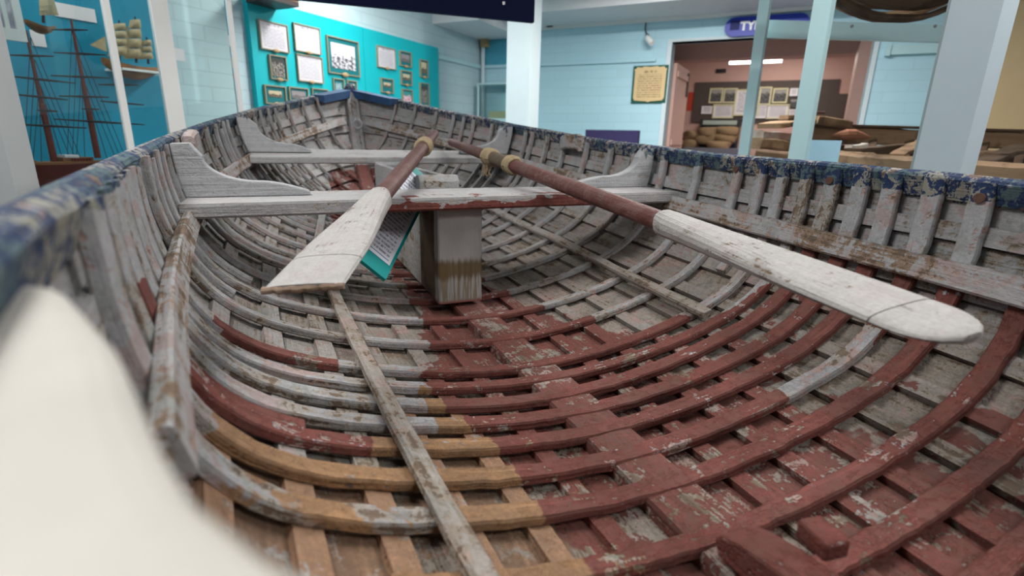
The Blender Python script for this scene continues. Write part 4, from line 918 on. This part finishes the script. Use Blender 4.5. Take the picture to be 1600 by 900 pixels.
# transom, quarter knees, stern knee
pr = []
for side in (-1, 1):
    r_ = []
    for gq in np.linspace(0, 1, 22): p, n = hullp(-.2, side, gq); r_.append(p+n*(RT+BT))
    pr += r_[::-1] if side < 0 else r_[1:]
pr = [(p[0], -.20, p[2]) for p in pr]; pr.append((.2, -.20, pr[-1][2]+.02)); pr.append((-.2, -.20, pr[0][2]+.02))
bpart('transom', MB().prism(pr, (0, -.03, 0)), M['plank'])
qk = [(-.630, .262), (-.600, .232), (-.585, .200), (-.560, .145), (-.536, .075), (-.524, .045), (-.508, .020), (-.485, -.005), (-.44, -.05), (-.36, -.10), (-.26, -.14), (-.20, -.165), (-.20, -.198), (-.545, -.198), (-.565, .0), (-.60, .13)]
for side in (-1, 1):
    poly = [(-side*x, y, .438) for x, y in qk]
    o = bpart('quarter_knee', MB().prism(poly, (0, 0, -.05)), M['quarter'] if side < 0 else M['knee'], ov=NB, label='off-white quarter knee at the stern corner' if side < 0 else None); weld(o); b = o.modifiers.new('round', 'BEVEL'); b.width = .012; b.segments = 3
sk = [(.318, .008), (.325, .030), (.315, .040), (.29, .050), (.25, .058), (.20, .064), (.13, .078), (.05, .11), (-.02, .16), (-.09, .23), (-.15, .33), (-.198, .38), (-.198, .008)]
XK = -.015
o = bpart('stern_knee', MB().prism([(XK-.028, y, z) for y, z in sk], (.056, 0, 0)), M['rib'], ov=lambda *a: (1., 0., 0.)); weld(o); b = o.modifiers.new('soft', 'BEVEL'); b.width = .005; b.segments = 2
mb = MB(); mb.box((.036, .243, .070), nrm((1, -.15, 0))*.017, nrm((.15, 1, .0))*.022, Z3*.0125); o2 = bpart('block', mb, M['rib'], parent=o, ov=lambda *a: (1., 0., 0.)); weld(o2); b = o2.modifiers.new('soft', 'BEVEL'); b.width = .004; b.segments = 2
# cradle that carries the boat
t = Thing('boat_cradle', 'timber cradle carrying the old rowing boat', 'cradle', (0, 1.5, FLZ))
for Y in (.9, 2.6):
    P_, g_ = sect(Y, 1); pts = [(x, Y, float(np.interp(abs(x), P_[:, 0], P_[:, 2]))-.045 if abs(x) > .06 else -.115) for x in np.linspace(-.45, .45, 19)]
    poly = pts+[(.45, Y, -.28), (-.45, Y, -.28)]; t.part('bolster', MB().prism(poly, (0, .08, 0)), M['wreck'])
    for x in (-.38, .38): t.part('leg', MB().box((x, Y+.04, (FLZ-.28)/2), (.05, 0, 0), (0, .04, 0), Z3*((-.28-FLZ)/2)), M['wreck'])

# ---------------------------------------------------------------- oars lying across the thwarts
M['oarwhite'] = paint('oar_blade_paint', pink=0.12, top=(.42, .41, .405), under=(.34, .31, .285), under2=(.36, .30, .27), wood=(.15, .10, .065), wear=.335, grain=150, rough=.65, dirt=.16, grey_cover=.05)
M['oarred'] = paint('oar_shaft_paint', pink=0.12, top=(.115, .042, .036), under=(.17, .08, .065), under2=(.13, .05, .042), wood=(.09, .055, .04), wear=.34, grain=50, rough=.5, dirt=.15)
M['tipbare'] = woodmat('bare_blade_tip', (.16, .085, .045), (.42, .34, .28), (3, 60, 1))
def solve(A, B, x):
    lo, hi = 1.0, 2.4
    for _ in range(50):
        m = (lo+hi)/2; q = A+(B-A)*m; dz = (q-CAM)@FWD
        v = px(q)[0] if dz > .1 else (1e5 if px(A)[0] < px(B)[0] else -1e5)
        if (v < x) == (px(A)[0] < px(B)[0]): lo = m
        else: hi = m
    return A+(B-A)*lo
def along_px(H, B, x):
    lo, hi = 0.0, 1.0
    for _ in range(40):
        m = (lo+hi)/2; v = px(H+(B-H)*m)[0]
        if (v < x) == (px(H)[0] < px(B)[0]): lo = m
        else: hi = m
    return float(np.linalg.norm(B-H)*lo)
def oar(label, H, B, xs, xt, roll, w0, w1, collars, leather, r0, tipround, group):
    st, tp_ = solve(H, B, xs), solve(H, B, xt)
    if np.linalg.norm(st-H) > np.linalg.norm(tp_-H): st = B
    ax = nrm(tp_-H); sd = nrm(np.cross(ax, Z3)); up = np.cross(sd, ax); c, s = math.cos(roll), math.sin(roll); sd, up = c*sd+s*up, -s*sd+c*up
    t = Thing('oar', label, 'oar', (B[0], B[1], B[2]-.02), group); LS = np.linalg.norm(st-H); LT = np.linalg.norm(tp_-st)
    us = [0, .006, .02, .10, .11, .14, .20, .5, .8, 1.0]; rr = [.70, .86, .92, .93, .94, 1.0, 1.05, 1.06, 1.05, .95]
    shm = MB().tube([H+ax*LS*u for u in us]+[st+ax*.10], [r0*k for k in rr]+[r0*.5], 16); sh = t.part('shaft', shm, M['oarred'], smooth=True)
    # blade
    def hw(u): return w0+(w1-w0)*sm(u, 0, .75)
    def thk(u): return .020*(1-u)+.006
    def section(u):
        p = st+ax*LT*u; w = hw(u)*(1 if u > .03 else .8); h = thk(u); rs = []
        if tipround and u > .90: w *= math.sqrt(max(1-((u-.90)/.104)**2, .05))
        for k in range(16):
            a = 2*math.pi*k/16; cx, cy = math.cos(a), math.sin(a); rs.append(p+sd*w*math.copysign(abs(cx)**.75, cx)+up*h*math.copysign(abs(cy)**.8, cy))
        return rs
    cut = .80 if not tipround else .86
    u1 = list(np.linspace(0, cut, 16)); bl = t.part('blade', MB().loft([section(u) for u in u1], us=[u*LT for u in u1]), M['oarwhite'])
    u2 = list(np.linspace(cut+.004, 1.0, 9))
    bt = t.part('tip_piece', MB().loft([section(u) for u in u2], us=[u*LT for u in u2]), M['oarwhite'], parent=bl)
    # worn bare end edge
    p = st+ax*LT*1.0; w = hw(1.0)
    if not tipround: t.part('worn_edge', MB().sweep([p+sd*w*(k/8-1)+up*.004+ax*.002*math.sin(k*2.1) for k in range(17)], ax, up, .010, .009, .3, jit=.2), M['tipbare'], parent=bl)
    if leather:
        a, b = leather; t.part('leather', MB().tube([H+ax*(a+(b-a)*i/5) for i in range(6)], [r0*1.16, r0*1.22, r0*1.18, r0*1.24, r0*1.2, r0*1.16], 16), M['leather'], smooth=True)
    for a, wd in collars:
        n = max(2, int(wd/.011)); mb = MB()
        for k in range(n):
            cc_ = H+ax*(a+.011*(k-n/2)); ring = [cc_+(sd*math.cos(q)+up*math.sin(q))*(r0*1.28+.002*math.sin(k*2))+ax*.004*math.sin(q*2+k) for q in np.linspace(0, 2*math.pi, 19)]; mb.tube(ring, .0065, 6, caps=False)
        t.part('rope_binding', mb, M['rope'], smooth=True)
    return t, H, ax, sd, up
H1 = pY(680, 208, 2.62); B1 = pz(594, 309, .362)
o1, *_ = oar('red shafted oar with broad white blade pointing at the port side', H1, B1, 597, 474, math.radians(-4), .032, .055, [(along_px(H1, B1, 662), .10)], None, .0225, False, None)
H2 = pY(704, 222, 2.75); B2 = pz(925, 305, .366)
AC1, AC2 = along_px(H2, B2, 767), along_px(H2, B2, 801)
o2_, Hh, ax2, sd2, up2 = oar('longer red shafted oar with white blade lying to starboard, leather collar', H2, B2, 1037, 1520, math.radians(-8), .033, .055, [(AC1, .10), (AC2, .075)], (AC1, AC2), .022, True, None)
# frayed rope strands hanging from the starboard oar's binding
mb = MB(); rs = random.Random(5)
for k in range(16):
    p0 = Hh+ax2*(AC1-.06+rs.uniform(0, .07))+sd2*rs.uniform(-.02, .025)-up2*.018; p1 = p0+np.array([rs.uniform(-.02, .02), rs.uniform(-.02, .02), -rs.uniform(.03, .07)]); mb.tube([p0, (p0+p1)/2+np.array([rs.uniform(-.01, .01), 0, 0]), p1], .0022, 5)
o2_.part('frayed_strands', mb, M['rope'])

# ---------------------------------------------------------------- information board leaning on the case
BR = pY(603, 437, 1.36); TR = pY(678, 288, 1.74); BL = pY(577, 392, 1.40); BL = BR+nrm(BL-BR)*.105
ex = nrm(TR-BR); ey = BL-BR; ey = nrm(ey-ex*(ey@ex)); nb = np.cross(ex, ey); nb = nb if nb@(CAM-BR) > 0 else -nb
Lb, Wb = np.linalg.norm(TR-BR), .13
t = Thing('info_board', 'teal information board with printed white sheet leaning under the middle thwart', 'sign', BR)
t.part('board', MB().box(BR+ex*Lb/2+ey*Wb/2-nb*.006, ex*Lb/2, ey*Wb/2, nb*.006), plain('sign_teal', (.0, .27, .27), .4, .05))
mb = MB(); m0, m1, w0, w1 = .10*Lb, .93*Lb, .010, Wb-.006
A_, B_, C_, D_ = BR+ex*m0+ey*w0+nb*.0012, BR+ex*m1+ey*w0+nb*.0012, BR+ex*m1+ey*w1+nb*.0012, BR+ex*m0+ey*w1+nb*.0012
mb.add([A_, B_, C_, D_], [(0, 1, 2, 3)], [(0, 0), (0, 1), (1, 1), (1, 0)]); t.part('sheet', mb, printed('board_sheet', (.68, .72, .80), (.12, .12, .16), 26, .0, .10, .05, .5))
mb = MB()
for q0, q1 in ((m0+.012, m0+.014), (m1-.014, m1-.012)): mb.box(BR+ex*(q0+q1)/2+ey*(w0+w1)/2+nb*.0016, ex*(q1-q0)/2, ey*(w1-w0)*.42, nb*.0003)
t.part('rule', mb, plain('ink_blue', (.03, .12, .25)))

# ---------------------------------------------------------------- ceiling lamps over the boat (above the picture)
for i, (x, y, pw) in enumerate(TUBES):
    t = Thing('ceiling_lamp', ('fluorescent ceiling batten over the port quarter', 'fluorescent ceiling batten over the starboard quarter', 'fluorescent ceiling batten above the bow', 'fluorescent ceiling batten near the doorway wall',
              'fluorescent ceiling batten before the ship cabinet', 'fluorescent ceiling batten behind the stern')[i], 'light', (x, y, CEIL-.10), 'fluorescent ceiling battens')
    e = azd(140); n = azd(50); c = np.array([x, y, 0])
    t.part('housing', MB().box(c+Z3*(CEIL-.05), e*.64, n*.11, Z3*.05), M['white'])
